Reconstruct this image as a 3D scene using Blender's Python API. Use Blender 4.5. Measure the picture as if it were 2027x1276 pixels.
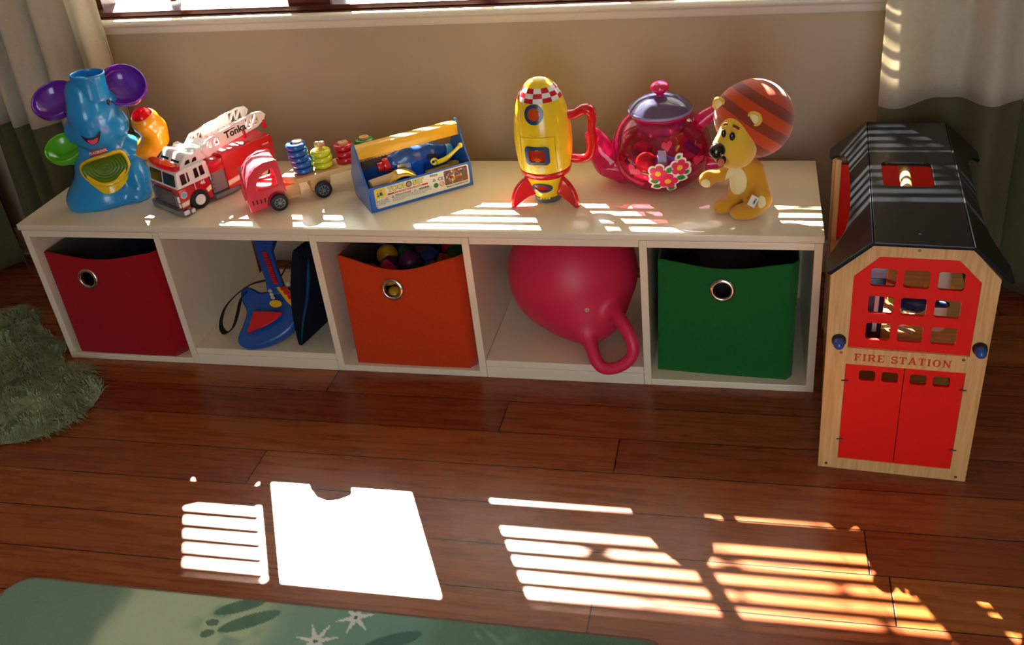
import bpy, bmesh, math, random
import numpy as np
from mathutils import Matrix, Vector
R = math.radians
for o in list(bpy.data.objects): bpy.data.objects.remove(o, do_unlink=True)
scene = bpy.context.scene
C = scene.collection
random.seed(7)
W, H = 2027, 1276

# ------------------------------------------------------------------ camera
cam_d = bpy.data.cameras.new('camera'); cam = bpy.data.objects.new('camera', cam_d); C.objects.link(cam)
right = Vector((0.978639, 0.187268, -0.0848298)); down = Vector((0.0217571, -0.504649, -0.863051)); fwd = Vector((-0.204431, 0.842769, -0.497943))
mw = Matrix((( right.x, -down.x, -fwd.x, 1.698235), (right.y, -down.y, -fwd.y, -1.732023), (right.z, -down.z, -fwd.z, 1.328511), (0, 0, 0, 1)))
cam.matrix_world = mw
cam_d.sensor_width = 36; cam_d.lens = 1895.32 / W * 36
cam_d.shift_x = -66.75 / W; cam_d.shift_y = -111.5 / W
cam_d.clip_start = 0.02
scene.camera = cam

# ------------------------------------------------------------------ world, sun, exposure
scene.view_settings.view_transform = 'Standard'; scene.view_settings.look = 'None'
scene.view_settings.gamma = 1; scene.view_settings.use_curve_mapping = False
scene.view_settings.exposure = 0.25
wd = bpy.data.worlds.new('sky'); scene.world = wd; wd.use_nodes = True
bg = wd.node_tree.nodes['Background']; bg.inputs['Color'].default_value = (0.80, 0.90, 1.0, 1); bg.inputs['Strength'].default_value = 4.2
sun_d = bpy.data.lights.new('sun', 'SUN'); sun = bpy.data.objects.new('sun', sun_d); C.objects.link(sun)
sun_d.energy = 62; sun_d.angle = R(0.36); sun_d.color = (1.0, 0.93, 0.82)
sun.rotation_mode = 'QUATERNION'
sun.rotation_quaternion = Vector((0.545, -1.0, -1.0)).to_track_quat('-Z', 'Y')
sun.location = (-1.5, 4, 5)
try:
    scene.cycles.use_denoising = True
    scene.cycles.sample_clamp_indirect = 6
    scene.cycles.max_bounces = 10; scene.cycles.diffuse_bounces = 5; scene.cycles.transparent_max_bounces = 16
    scene.cycles.caustics_reflective = False
except Exception: pass

# ------------------------------------------------------------------ materials
def lin(h):
    if isinstance(h, str):
        h = h.lstrip('#'); c = [int(h[i:i+2], 16) / 255 for i in (0, 2, 4)]
    else: c = list(h)
    return tuple((x / 12.92 if x <= 0.04045 else ((x + 0.055) / 1.055) ** 2.4) for x in c) + (1,)
MATS = {}
def mat(name, col, rough=0.5, metal=0, spec=0.5, coat=0, trans=0, var=0.06, scale=60, bump=0, alpha=None, sss=0, emis=None, bscale=None, sheen=0):
    if name in MATS: return MATS[name]
    m = bpy.data.materials.new(name); m.use_nodes = True; nt = m.node_tree; N = nt.nodes; L = nt.links
    b = N['Principled BSDF']; c = lin(col)
    b.inputs['Roughness'].default_value = rough; b.inputs['Metallic'].default_value = metal
    b.inputs['Specular IOR Level'].default_value = spec; b.inputs['Coat Weight'].default_value = coat
    b.inputs['Coat Roughness'].default_value = 0.08
    b.inputs['Transmission Weight'].default_value = trans
    b.inputs['Sheen Weight'].default_value = sheen
    if sss:
        b.inputs['Subsurface Weight'].default_value = sss; b.inputs['Subsurface Radius'].default_value = (0.02, 0.01, 0.008)
        b.inputs['Subsurface Scale'].default_value = 0.6
    tc = N.new('ShaderNodeTexCoord')
    nz = N.new('ShaderNodeTexNoise'); nz.inputs['Scale'].default_value = scale; nz.inputs['Detail'].default_value = 3
    L.new(tc.outputs['Object'], nz.inputs['Vector'])
    mx = N.new('ShaderNodeMix'); mx.data_type = 'RGBA'; mx.blend_type = 'MIX'
    lo = tuple(x * (1 - var) for x in c[:3]) + (1,); hi = tuple(min(1, x * (1 + var)) for x in c[:3]) + (1,)
    mx.inputs[6].default_value = lo; mx.inputs[7].default_value = hi
    L.new(nz.outputs['Fac'], mx.inputs[0]); L.new(mx.outputs[2], b.inputs['Base Color'])
    if bump:
        n2 = N.new('ShaderNodeTexNoise'); n2.inputs['Scale'].default_value = bscale or scale * 4; n2.inputs['Detail'].default_value = 4
        L.new(tc.outputs['Object'], n2.inputs['Vector'])
        bp = N.new('ShaderNodeBump'); bp.inputs['Strength'].default_value = bump; bp.inputs['Distance'].default_value = 0.002
        L.new(n2.outputs['Fac'], bp.inputs['Height']); L.new(bp.outputs['Normal'], b.inputs['Normal'])
    MATS[name] = m; return m
def clear_mat(name, tint, gloss_rough=0.05, body=0.25, bodycol=None):
    """thin coloured see-through plastic: tinted pass-through, some diffuse body, a fresnel gloss"""
    if name in MATS: return MATS[name]
    m = bpy.data.materials.new(name); m.use_nodes = True; nt = m.node_tree; N = nt.nodes; L = nt.links; N.clear()
    out = N.new('ShaderNodeOutputMaterial'); t = N.new('ShaderNodeBsdfTransparent'); t.inputs[0].default_value = lin(tint)
    d = N.new('ShaderNodeBsdfDiffuse'); d.inputs[0].default_value = lin(bodycol or tint)
    tr = N.new('ShaderNodeBsdfTranslucent'); tr.inputs[0].default_value = lin(bodycol or tint)
    dd = N.new('ShaderNodeMixShader'); dd.inputs[0].default_value = 0.5; L.new(d.outputs[0], dd.inputs[1]); L.new(tr.outputs[0], dd.inputs[2])
    m1 = N.new('ShaderNodeMixShader'); m1.inputs[0].default_value = body; L.new(t.outputs[0], m1.inputs[1]); L.new(dd.outputs[0], m1.inputs[2])
    g = N.new('ShaderNodeBsdfGlossy'); g.inputs['Roughness'].default_value = gloss_rough
    lw = N.new('ShaderNodeLayerWeight'); lw.inputs[0].default_value = 0.5
    pw = N.new('ShaderNodeMath'); pw.operation = 'POWER'; pw.inputs[1].default_value = 4; L.new(lw.outputs['Facing'], pw.inputs[0])
    fr = N.new('ShaderNodeMath'); fr.operation = 'MULTIPLY_ADD'; fr.inputs[1].default_value = 0.8; fr.inputs[2].default_value = 0.04; L.new(pw.outputs[0], fr.inputs[0])
    m2 = N.new('ShaderNodeMixShader'); L.new(fr.outputs[0], m2.inputs[0]); L.new(m1.outputs[0], m2.inputs[1]); L.new(g.outputs[0], m2.inputs[2])
    L.new(m2.outputs[0], out.inputs[0]); MATS[name] = m; return m
def cloth_mat(name, col, transl=0.35, stripe=None):
    if name in MATS: return MATS[name]
    m = mat(name, col, 0.95, spec=0.1, var=0.08, scale=90, bump=0.25, bscale=900); nt = m.node_tree; N = nt.nodes; L = nt.links
    b = N['Principled BSDF']; out = [n for n in N if n.type == 'OUTPUT_MATERIAL'][0]
    tr = N.new('ShaderNodeBsdfTranslucent'); src = b.inputs['Base Color'].links[0].from_socket; L.new(src, tr.inputs[0])
    mx = N.new('ShaderNodeMixShader'); mx.inputs[0].default_value = transl
    L.new(b.outputs[0], mx.inputs[1]); L.new(tr.outputs[0], mx.inputs[2]); L.new(mx.outputs[0], out.inputs[0]); return m
def wood_mat(name, c1, c2, rough=0.45, axis='Z', scale=14, stretch=14, coat=0.0):
    if name in MATS: return MATS[name]
    m = bpy.data.materials.new(name); m.use_nodes = True; nt = m.node_tree; N = nt.nodes; L = nt.links
    b = N['Principled BSDF']; b.inputs['Roughness'].default_value = rough; b.inputs['Coat Weight'].default_value = coat; b.inputs['Coat Roughness'].default_value = 0.15
    tc = N.new('ShaderNodeTexCoord'); mp = N.new('ShaderNodeMapping')
    s = [stretch] * 3; s['XYZ'.index(axis)] = 1; mp.inputs['Scale'].default_value = s
    L.new(tc.outputs['Object'], mp.inputs[0]); nz = N.new('ShaderNodeTexNoise'); nz.inputs['Scale'].default_value = scale; nz.inputs['Detail'].default_value = 6; nz.inputs['Distortion'].default_value = 0.6
    L.new(mp.outputs[0], nz.inputs['Vector'])
    rp = N.new('ShaderNodeValToRGB'); rp.color_ramp.elements[0].position = 0.3; rp.color_ramp.elements[1].position = 0.72
    rp.color_ramp.elements[0].color = lin(c1); rp.color_ramp.elements[1].color = lin(c2)
    L.new(nz.outputs['Fac'], rp.inputs[0]); L.new(rp.outputs[0], b.inputs['Base Color']); MATS[name] = m; return m

# ------------------------------------------------------------------ object helpers
def link(name, me, m=None, parent=None, smooth=None):
    o = bpy.data.objects.new(name, me); C.objects.link(o)
    if m is not None:
        for x in (m if isinstance(m, (list, tuple)) else [m]): me.materials.append(x)
    if parent is not None: o.parent = parent
    if smooth is not None:
        me.shade_smooth()
        if smooth < 180: me.set_sharp_from_angle(angle=R(smooth))
    return o
def tag(o, label=None, cat=None, group=None, kind=None):
    if label: o['label'] = label
    if cat: o['category'] = cat
    if group: o['group'] = group
    if kind: o['kind'] = kind
    return o
def thing(name, label, cat, loc=(0, 0, 0), rz=0, group=None):
    o = bpy.data.objects.new(name, None); C.objects.link(o); o.empty_display_size = 0.02
    o.location = loc; o.rotation_euler = (0, 0, R(rz)); return tag(o, label, cat, group)
def struct(name, me, m, parent=None, smooth=None):
    o = link(name, me, m, parent, smooth)
    if parent is None: o['kind'] = 'structure'
    return o
class G:
    """collects shapes into one mesh"""
    def __init__(s): s.v = []; s.f = []; s.mi = []
    def add(s, V, F, mi=0, M=None):
        n = len(s.v)
        for p in V:
            p = Vector(p)
            s.v.append(tuple(M @ p) if M is not None else tuple(p))
        for i, f in enumerate(F):
            s.f.append(tuple(n + k for k in f)); s.mi.append(mi if isinstance(mi, int) else mi[i])
        return s
    def bm(s, b, mi=0, M=None):
        b.verts.index_update(); V = [v.co.copy() for v in b.verts]; F = [[v.index for v in f.verts] for f in b.faces]; b.free(); return s.add(V, F, mi, M)
    def me(s, me, mi=0, M=None):
        V = [v.co.copy() for v in me.vertices]; F = [list(p.vertices) for p in me.polygons]; s.add(V, F, mi, M); bpy.data.meshes.remove(me); return s
    def box(s, c, d, bev=0, rot=(0, 0, 0), mi=0, seg=2):
        b = bmesh.new(); bmesh.ops.create_cube(b, size=1)
        for v in b.verts: v.co = Vector((v.co.x * d[0], v.co.y * d[1], v.co.z * d[2]))
        if bev: bmesh.ops.bevel(b, geom=b.edges[:], offset=min(bev, min(d) * 0.49), segments=seg, affect='EDGES', profile=0.5)
        from mathutils import Euler
        return s.bm(b, mi, Matrix.Translation(c) @ Euler([R(a) for a in rot]).to_matrix().to_4x4())
    def bb(s, a, b, bev=0, mi=0, seg=2):
        return s.box([(a[i] + b[i]) / 2 for i in range(3)], [abs(b[i] - a[i]) for i in range(3)], bev, mi=mi, seg=seg)
    def lathe(s, prof, n=32, M=None, mi=0, cap=True, arc=360):
        V = []; F = []; k = len(prof); full = arc == 360; m = n if full else n + 1
        for i in range(m):
            a = R(arc) * i / n
            for r, z in prof: V.append((r * math.cos(a), r * math.sin(a), z))
        for i in range(n):
            j = (i + 1) % m
            for q in range(k - 1): F.append((i * k + q, j * k + q, j * k + q + 1, i * k + q + 1))
        if cap and full:
            if prof[0][0] > 1e-5: F.append(tuple(i * k for i in range(m))[::-1])
            if prof[-1][0] > 1e-5: F.append(tuple(i * k + k - 1 for i in range(m)))
        return s.add(V, F, mi, M)
    def cyl(s, c, r, h, axis='Z', n=32, bev=0, mi=0, M=None):
        if bev: pr = [(r - bev, -h / 2), (r - bev * .3, -h / 2 + bev * .3), (r, -h / 2 + bev), (r, h / 2 - bev), (r - bev * .3, h / 2 - bev * .3), (r - bev, h / 2)]
        else: pr = [(r, -h / 2), (r, h / 2)]
        A = {'Z': Matrix(), 'Y': Matrix.Rotation(R(90), 4, 'X'), 'X': Matrix.Rotation(R(90), 4, 'Y')}[axis]
        T = Matrix.Translation(c) @ A
        return s.lathe(pr, n, (M @ T) if M is not None else T, mi)
    def torus(s, c, R0, r, M=None, n=36, k=12, mi=0, sz=1.0):
        V = []; F = []
        for i in range(n):
            a = 2 * math.pi * i / n
            for j in range(k):
                b = 2 * math.pi * j / k; V.append(((R0 + r * math.cos(b)) * math.cos(a), (R0 + r * math.cos(b)) * math.sin(a), r * sz * math.sin(b)))
        for i in range(n):
            for j in range(k): F.append((i * k + j, ((i + 1) % n) * k + j, ((i + 1) % n) * k + (j + 1) % k, i * k + (j + 1) % k))
        T = Matrix.Translation(c); return s.add(V, F, mi, T @ M if M is not None else T)
    def tube(s, pts, r, n=12, flat=1.0, up=None, closed=False, mi=0, cap=True, sub=0):
        P = [Vector(p) for p in pts]; rr = list(r) if hasattr(r, '__len__') else [r] * len(P)
        if sub:
            Q = []; q = []
            m = len(P)
            for i in range(m if closed else m - 1):
                p0, p1, p2, p3 = (P[(i - 1) % m], P[i], P[(i + 1) % m], P[(i + 2) % m]) if closed else (P[max(i - 1, 0)], P[i], P[i + 1], P[min(i + 2, m - 1)])
                for k in range(sub):
                    t = k / sub
                    Q.append(0.5 * ((2 * p1) + (p2 - p0) * t + (2 * p0 - 5 * p1 + 4 * p2 - p3) * t * t + (3 * p1 - p0 - 3 * p2 + p3) * t ** 3))
                    q.append(rr[i] * (1 - t) + rr[(i + 1) % m] * t)
            if not closed: Q.append(P[-1]); q.append(rr[-1])
            P, rr = Q, q
        m = len(P); V = []; F = []; prev = None
        for i in range(m):
            if closed: t = P[(i + 1) % m] - P[(i - 1) % m]
            else: t = P[min(i + 1, m - 1)] - P[max(i - 1, 0)]
            t.normalize()
            u = Vector(up) if up is not None else (prev if prev is not None else (Vector((0, 0, 1)) if abs(t.z) < .9 else Vector((1, 0, 0))))
            a = u - t * u.dot(t)
            if a.length < 1e-6: a = t.orthogonal()
            a.normalize(); b = t.cross(a); prev = a
            for k in range(n):
                w = 2 * math.pi * k / n; V.append(P[i] + a * (rr[i] * math.cos(w)) + b * (rr[i] * flat * math.sin(w)))
        for i in range(m if closed else m - 1):
            j = (i + 1) % m
            for k in range(n): F.append((i * n + k, i * n + (k + 1) % n, j * n + (k + 1) % n, j * n + k))
        if cap and not closed: F.append(tuple(range(n))[::-1]); F.append(tuple((m - 1) * n + k for k in range(n)))
        return s.add(V, F, mi)
    def build(s, name='m'):
        me = bpy.data.meshes.new(name); me.from_pydata(s.v, [], s.f); me.polygons.foreach_set('material_index', s.mi)
        b = bmesh.new(); b.from_mesh(me); bmesh.ops.recalc_face_normals(b, faces=b.faces[:]); b.to_mesh(me); b.free()
        me.update(); return me
    def obj(s, name, m, parent=None, smooth=35):
        return link(name, s.build(name), m, parent, smooth)
def curve_me(cu):
    o = bpy.data.objects.new('t', cu); C.objects.link(o); dg = bpy.context.evaluated_depsgraph_get()
    me = bpy.data.meshes.new_from_object(o.evaluated_get(dg)); bpy.data.objects.remove(o); bpy.data.curves.remove(cu); return me
def plate(outer, holes=(), depth=0.01, bev=0.0):
    """flat board: 2-D outline with holes, thickness centred on z = 0"""
    cu = bpy.data.curves.new('c', 'CURVE'); cu.dimensions = '2D'; cu.fill_mode = 'BOTH'; cu.extrude = max(depth / 2 - bev, 0); cu.bevel_depth = bev; cu.bevel_resolution = 1; cu.offset = -bev
    for pts in [outer] + list(holes):
        sp = cu.splines.new('POLY'); sp.points.add(len(pts) - 1); sp.use_cyclic_u = True
        for i, p in enumerate(pts): sp.points[i].co = (p[0], p[1], 0, 1)
    return curve_me(cu)
def rrect(x0, y0, x1, y1, r, n=4):
    P = []
    for cx, cy, a0 in ((x1 - r, y1 - r, 0), (x0 + r, y1 - r, 90), (x0 + r, y0 + r, 180), (x1 - r, y0 + r, 270)):
        for k in range(n + 1): a = R(a0 + 90 * k / n); P.append((cx + r * math.cos(a), cy + r * math.sin(a)))
    return P
def circ(cx, cy, r, n=28, ry=None):
    return [(cx + r * math.cos(2 * math.pi * i / n), cy + (ry or r) * math.sin(2 * math.pi * i / n)) for i in range(n)]
def smooth_loop(pts, k=6):
    m = len(pts); P = [Vector((p[0], p[1])) for p in pts]; Q = []
    for i in range(m):
        p0, p1, p2, p3 = P[(i - 1) % m], P[i], P[(i + 1) % m], P[(i + 2) % m]
        for j in range(k):
            t = j / k; q = 0.5 * ((2 * p1) + (p2 - p0) * t + (2 * p0 - 5 * p1 + 4 * p2 - p3) * t * t + (3 * p1 - p0 - 3 * p2 + p3) * t ** 3); Q.append((q.x, q.y))
    return Q
def text_me(s, size, depth=0.0006, bold=0.0, shear=0.0, align='CENTER', sx=1.0):
    cu = bpy.data.curves.new('t', 'FONT'); cu.body = s; cu.size = size; cu.extrude = depth; cu.offset = bold; cu.shear = shear; cu.align_x = align; cu.align_y = 'CENTER'
    cu.resolution_u = 3; me = curve_me(cu)
    if sx != 1:
        for v in me.vertices: v.co.x *= sx
    return me
FRONT = Matrix(((1, 0, 0, 0), (0, 0, -1, 0), (0, 1, 0, 0), (0, 0, 0, 1)))   # 2-D (x, y) to (x, z), front side towards -y
def onfront(x, y, z, rot=0): return Matrix.Translation((x, y, z)) @ FRONT @ Matrix.Rotation(R(rot), 4, 'Z')
SIDE = Matrix(((0, 0, 1, 0), (1, 0, 0, 0), (0, 1, 0, 0), (0, 0, 0, 1)))       # 2-D (x, y) to (y, z), front side towards +x
# signed distance shapes on a grid, turned into one continuous surface
def sd_ell(P, c, r):
    c = np.array(c); r = np.array(r, float); q = (P - c) / r; k0 = np.sqrt((q * q).sum(-1)) + 1e-9; k1 = np.sqrt(((q / r) ** 2).sum(-1)) + 1e-9; return k0 * (k0 - 1) / k1
def sd_cap(P, a, b, ra, rb=None):
    rb = ra if rb is None else rb; a = np.array(a, float); b = np.array(b, float); ab = b - a; t = np.clip(((P - a) @ ab) / (ab @ ab), 0, 1)
    return np.linalg.norm(P - a - t[..., None] * ab, axis=-1) - (ra + (rb - ra) * t)
def sd_box(P, c, h, r=0.0):
    q = np.abs(P - np.array(c)) - (np.array(h) - r); return np.linalg.norm(np.maximum(q, 0), axis=-1) + np.minimum(q.max(-1), 0) - r
def sd_rell(P, c, r, rot):
    from mathutils import Euler
    Mx = np.array(Euler([R(a) for a in rot]).to_matrix()); Q = (P - np.array(c)) @ Mx; return sd_ell(Q, (0, 0, 0), r)
def su(a, b, k):
    h = np.clip(0.5 + 0.5 * (b - a) / k, 0, 1); return b * (1 - h) + a * h - k * h * (1 - h)
def ssub(a, b, k): return -su(-a, b, k)
def chain(P, pts, rs, k=0.004):
    d = None
    for i in range(len(pts) - 1):
        e = sd_cap(P, pts[i], pts[i + 1], rs[i], rs[i + 1]); d = e if d is None else su(d, e, k)
    return d
def sdf_me(f, lo, hi, h):
    import openvdb as vdb
    lo = np.array(lo, float); hi = np.array(hi, float); n = np.ceil((hi - lo) / h).astype(int) + 1
    g = np.stack(np.meshgrid(*[lo[i] + h * np.arange(n[i]) for i in range(3)], indexing='ij'), -1)
    d = f(g).astype(np.float32) / h; g = None
    grid = vdb.FloatGrid(); grid.background = 3.0; grid.copyFromArray(np.clip(d, -3, 3).astype(np.float32))
    p, q = grid.convertToQuads(0.0); p = p * h + lo
    me = bpy.data.meshes.new('s'); me.from_pydata(p.tolist(), [], q[:, ::-1].tolist()); me.update(); return me
def sdf_obj(name, f, lo, hi, h, m, parent=None):
    return link(name, sdf_me(f, lo, hi, h), m, parent, 180)
def decal(g, outline, surf, lift=0.0006, inner=0.0, rings=4, mi=0, rim=True, centre=None):
    """a thin sticker or ring following a curved surface: surf(u, v) -> point, outline in (u, v)"""
    n = len(outline); cu = centre or (sum(p[0] for p in outline) / n, sum(p[1] for p in outline) / n); V = []; F = []
    ts = [inner + (1 - inner) * i / rings for i in range(rings + 1)]
    for t in ts:
        for p in outline: V.append(surf(cu[0] + (p[0] - cu[0]) * t, cu[1] + (p[1] - cu[1]) * t, lift))
    for i in range(rings):
        for j in range(n): F.append((i * n + j, i * n + (j + 1) % n, (i + 1) * n + (j + 1) % n, (i + 1) * n + j))
    if rim:
        b = len(V)
        for p in outline: V.append(surf(p[0], p[1], -0.001))
        for j in range(n): F.append((rings * n + j, rings * n + (j + 1) % n, b + (j + 1) % n, b + j))
        if inner > 0:
            b = len(V)
            for p in outline: V.append(surf(cu[0] + (p[0] - cu[0]) * inner, cu[1] + (p[1] - cu[1]) * inner, -0.001))
            for j in range(n): F.append((j, (j + 1) % n, b + (j + 1) % n, b + j))
    g.add(V, F, mi); return g
def lathe_surf(prof, cx=0, cy=0, ang0=0):
    """point on the front (-y side) of a lathe profile given (x, z)"""
    zs = [p[1] for p in prof]; rs = [p[0] for p in prof]
    def f(x, z, lift):
        r = float(np.interp(z, zs, rs)) + lift; y = -math.sqrt(max(r * r - x * x, 1e-8)); a = R(ang0)
        return (cx + x * math.cos(a) - y * math.sin(a), cy + x * math.sin(a) + y * math.cos(a), z)
    return f
# ------------------------------------------------------------------ common materials
white_paint = mat('white paint', '#e8dcc0', 0.22, spec=0.5, coat=0.25, var=0.03, scale=8, bump=0.04, bscale=120)
wall_paint = mat('wall paint', '#b4a38a', 0.75, spec=0.25, var=0.03, scale=5, bump=0.05, bscale=300)
trim_paint = mat('trim paint', '#ddd6c8', 0.3, var=0.02, scale=8)
ceil_paint = mat('ceiling paint', '#cfc4b0', 0.9, var=0.02, scale=4)
frame_wood = wood_mat('stained frame wood', '#3d160a', '#6b2c14', 0.35, 'X', 10, 12, 0.3)
WY = 0.53       # face of the window wall
# floor: boards along x, 105 mm wide
def floor_mat():
    m = bpy.data.materials.new('floor boards'); m.use_nodes = True; nt = m.node_tree; N = nt.nodes; L = nt.links; b = N['Principled BSDF']
    def math_(op, a, b_=None, v=None):
        n = N.new('ShaderNodeMath'); n.operation = op
        for i, x in enumerate((a, b_)):
            if x is None: continue
            if isinstance(x, (int, float)): n.inputs[i].default_value = x
            else: L.new(x, n.inputs[i])
        return n.outputs[0]
    tc = N.new('ShaderNodeTexCoord'); sp = N.new('ShaderNodeSeparateXYZ'); L.new(tc.outputs['Object'], sp.inputs[0])
    X, Y = sp.outputs[0], sp.outputs[1]
    yy = math_('DIVIDE', math_('ADD', Y, 0.40), 0.105); row = math_('FLOOR', yy); fy = math_('SUBTRACT', yy, row)
    wn = N.new('ShaderNodeTexWhiteNoise'); wn.noise_dimensions = '1D'; L.new(math_('ADD', row, 13.7), wn.inputs['W'])
    off = math_('MULTIPLY', wn.outputs['Value'], 2.4)
    # joints seen in the photo: row 0 at x = .69, row -1 at x = 1.919
    is0 = math_('COMPARE', row, 0.0); is0.node.inputs[2].default_value = .1
    is1 = math_('COMPARE', row, -1.0); is1.node.inputs[2].default_value = .1
    keep = math_('SUBTRACT', math_('SUBTRACT', 1.0, is0), is1)
    off2 = math_('ADD', math_('MULTIPLY', off, keep), math_('ADD', math_('MULTIPLY', is0, 0.69), math_('MULTIPLY', is1, 1.919)))
    xx = math_('DIVIDE', math_('SUBTRACT', X, off2), 2.4); seg = math_('FLOOR', xx); fx = math_('SUBTRACT', xx, seg)
    cid = math_('ADD', math_('MULTIPLY', row, 7.31), math_('MULTIPLY', seg, 3.17))
    w2 = N.new('ShaderNodeTexWhiteNoise'); w2.noise_dimensions = '1D'; L.new(cid, w2.inputs['W'])
    gap = math_('MAXIMUM', math_('LESS_THAN', math_('MINIMUM', fy, math_('SUBTRACT', 1.0, fy)), 0.011), math_('LESS_THAN', math_('MINIMUM', fx, math_('SUBTRACT', 1.0, fx)), 0.0006))
    cb = N.new('ShaderNodeCombineXYZ'); L.new(math_('ADD', X, math_('MULTIPLY', w2.outputs['Value'], 9.0)), cb.inputs[0]); L.new(math_('MULTIPLY', Y, 16.0), cb.inputs[1]); L.new(cid, cb.inputs[2])
    nz = N.new('ShaderNodeTexNoise'); nz.inputs['Scale'].default_value = 4.5; nz.inputs['Detail'].default_value = 9; nz.inputs['Roughness'].default_value = 0.62; nz.inputs['Distortion'].default_value = 0.7; L.new(cb.outputs[0], nz.inputs['Vector'])
    rp = N.new('ShaderNodeValToRGB'); e = rp.color_ramp.elements
    e[0].position = 0.28; e[0].color = lin('#7c391c'); e[1].position = 0.75; e[1].color = lin('#a9602e')
    x = e.new(0.5); x.color = lin('#934a21')
    L.new(nz.outputs['Fac'], rp.inputs[0])
    hs = N.new('ShaderNodeHueSaturation'); L.new(rp.outputs[0], hs.inputs['Color'])
    L.new(math_('ADD', math_('MULTIPLY', w2.outputs['Value'], 0.5), 0.72), hs.inputs['Value'])
    L.new(math_('ADD', math_('MULTIPLY', w2.outputs['Value'], 0.02), 0.49), hs.inputs['Hue'])
    mx = N.new('ShaderNodeMix'); mx.data_type = 'RGBA'; L.new(gap, mx.inputs[0]); L.new(hs.outputs[0], mx.inputs[6]); mx.inputs[7].default_value = lin('#1a0905')
    L.new(mx.outputs[2], b.inputs['Base Color'])
    L.new(math_('ADD', math_('MULTIPLY', nz.outputs['Fac'], 0.16), 0.2), b.inputs['Roughness'])
    b.inputs['Specular IOR Level'].default_value = 0.55
    bp = N.new('ShaderNodeBump'); bp.inputs['Strength'].default_value = 0.25; bp.inputs['Distance'].default_value = 0.002
    L.new(math_('SUBTRACT', math_('MULTIPLY', nz.outputs['Fac'], 0.15), gap), bp.inputs['Height']); L.new(bp.outputs[0], b.inputs['Normal'])
    return m
RX0, RX1, RY0, HC = -1.5, 2.75, -3.4, 2.45
g = G().bb((RX0 - .1, RY0 - .1, -.05), (RX1 + .1, WY + .12, 0)); struct('floor', g.build(), floor_mat())
g = G().bb((RX0 - .1, RY0 - .1, HC), (RX1 + .1, WY + .12, HC + .05)); struct('ceiling', g.build(), ceil_paint)
# window wall with its opening
OX0, OX1, OZ0, OZ1 = -0.035, 1.955, 0.725, 1.98
g = G().bb((RX0, WY, 0), (RX1, WY + .1, OZ0)).bb((RX0, WY, OZ1), (RX1, WY + .1, HC)).bb((RX0, WY, OZ0), (OX0, WY + .1, OZ1)).bb((OX1, WY, OZ0), (RX1, WY + .1, OZ1))
struct('wall_back', g.build(), wall_paint)
g = G().bb((RX0 - .1, RY0, 0), (RX0, WY + .1, HC)); struct('wall_left', g.build(), wall_paint)
g = G().bb((RX1, RY0, 0), (RX1 + .1, WY + .1, HC)); struct('wall_right', g.build(), wall_paint)
# the wall behind the camera with a wide opening added to let fill daylight in
g = G().bb((RX0, RY0 - .1, 0), (1.3, RY0, HC)).bb((2.6, RY0 - .1, 0), (RX1, RY0, HC)).bb((1.3, RY0 - .1, 2.1), (2.6, RY0, HC)); struct('wall_front', g.build(), wall_paint)
# baseboard
pr = [(0, 0), (-.012, 0), (-.014, .004), (-.014, .07), (-.010, .082), (-.003, .09), (0, .09)]
V = []; 
for x in (RX0, RX1):
    for p in pr: V.append((x, WY + p[0], p[1]))
n = len(pr); F = [(i, (i + 1) % n, n + (i + 1) % n, n + i) for i in range(n)] + [tuple(range(n)), tuple(range(n, 2 * n))]
struct('baseboard_back', G().add(V, F).build(), trim_paint, smooth=40)
# sill moulding: a rounded nose board on the wall under the window
pr = [(0, .735), (-.038, .735), (-.043, .732), (-.045, .727), (-.043, .722), (-.036, .718), (-.022, .714), (-.018, .709), (-.016, .70), (-.010, .692), (0, .690)]
V = []
for x in (-0.35, 2.2):
    for p in pr: V.append((x, WY + p[0], p[1] - .006))
n = len(pr); F = [(i, (i + 1) % n, n + (i + 1) % n, n + i) for i in range(n)] + [tuple(range(n)), tuple(range(n, 2 * n))]
struct('trim_1', G().add(V, F).build(), trim_paint, smooth=40)
# dark stained wooden sill board, frame, mullions, glazing bars and glass
g = G().bb((OX0, WY - .022, .722), (OX1, WY + .1, .731), bev=.002)
g.bb((OX0, WY - .010, .731), (OX1, WY + .09, .7445), bev=.002).bb((OX0, WY + .03, OZ1 - .05), (OX1, WY + .09, OZ1)).bb((OX0, WY + .03, .73), (OX0 + .03, WY + .09, OZ1)).bb((OX1 - .076, WY + .03, .73), (OX1, WY + .09, OZ1))
g.bb((.545, WY + .0, .731), (.665, WY + .09, OZ1), bev=.004).bb((1.385, WY + .03, .731), (1.455, WY + .09, OZ1), bev=.004)
g.bb((.181, WY + .06, .75), (.197, WY + .085, OZ1)).bb((1.012, WY + .06, .75), (1.032, WY + .085, OZ1)).bb((-.03, WY + .06, 1.014), (.181, WY + .085, 1.050)).bb((.665, WY + .06, 1.014), (1.385, WY + .085, 1.050)).bb((1.455, WY + .06, 1.014), (1.95, WY + .085, 1.050))
win = struct('window_1', g.build(), frame_wood)
glass = clear_mat('window glass', '#fbfdfb', 0.02, 0.0)
for a, b_ in ((-.005, .181), (.197, .56), (.665, 1.012), (1.032, 1.385), (1.455, 1.879)):
    link('pane', G().bb((a, WY + .070, .744), (b_, WY + .073, OZ1 - .05)).build(), glass, win)
struct('patio', G().bb((-8, WY + .12, -.35), (9, 11, -.3)).build(), mat('pale paving', '#c9c4ba', 0.9, var=0.15, scale=3))
struct('garden_fence', G().bb((-8, 8, -.35), (9, 8.08, 0.35)).build(), mat('pale fence', '#bdb6a6', 0.9, var=0.1, scale=3))

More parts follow.
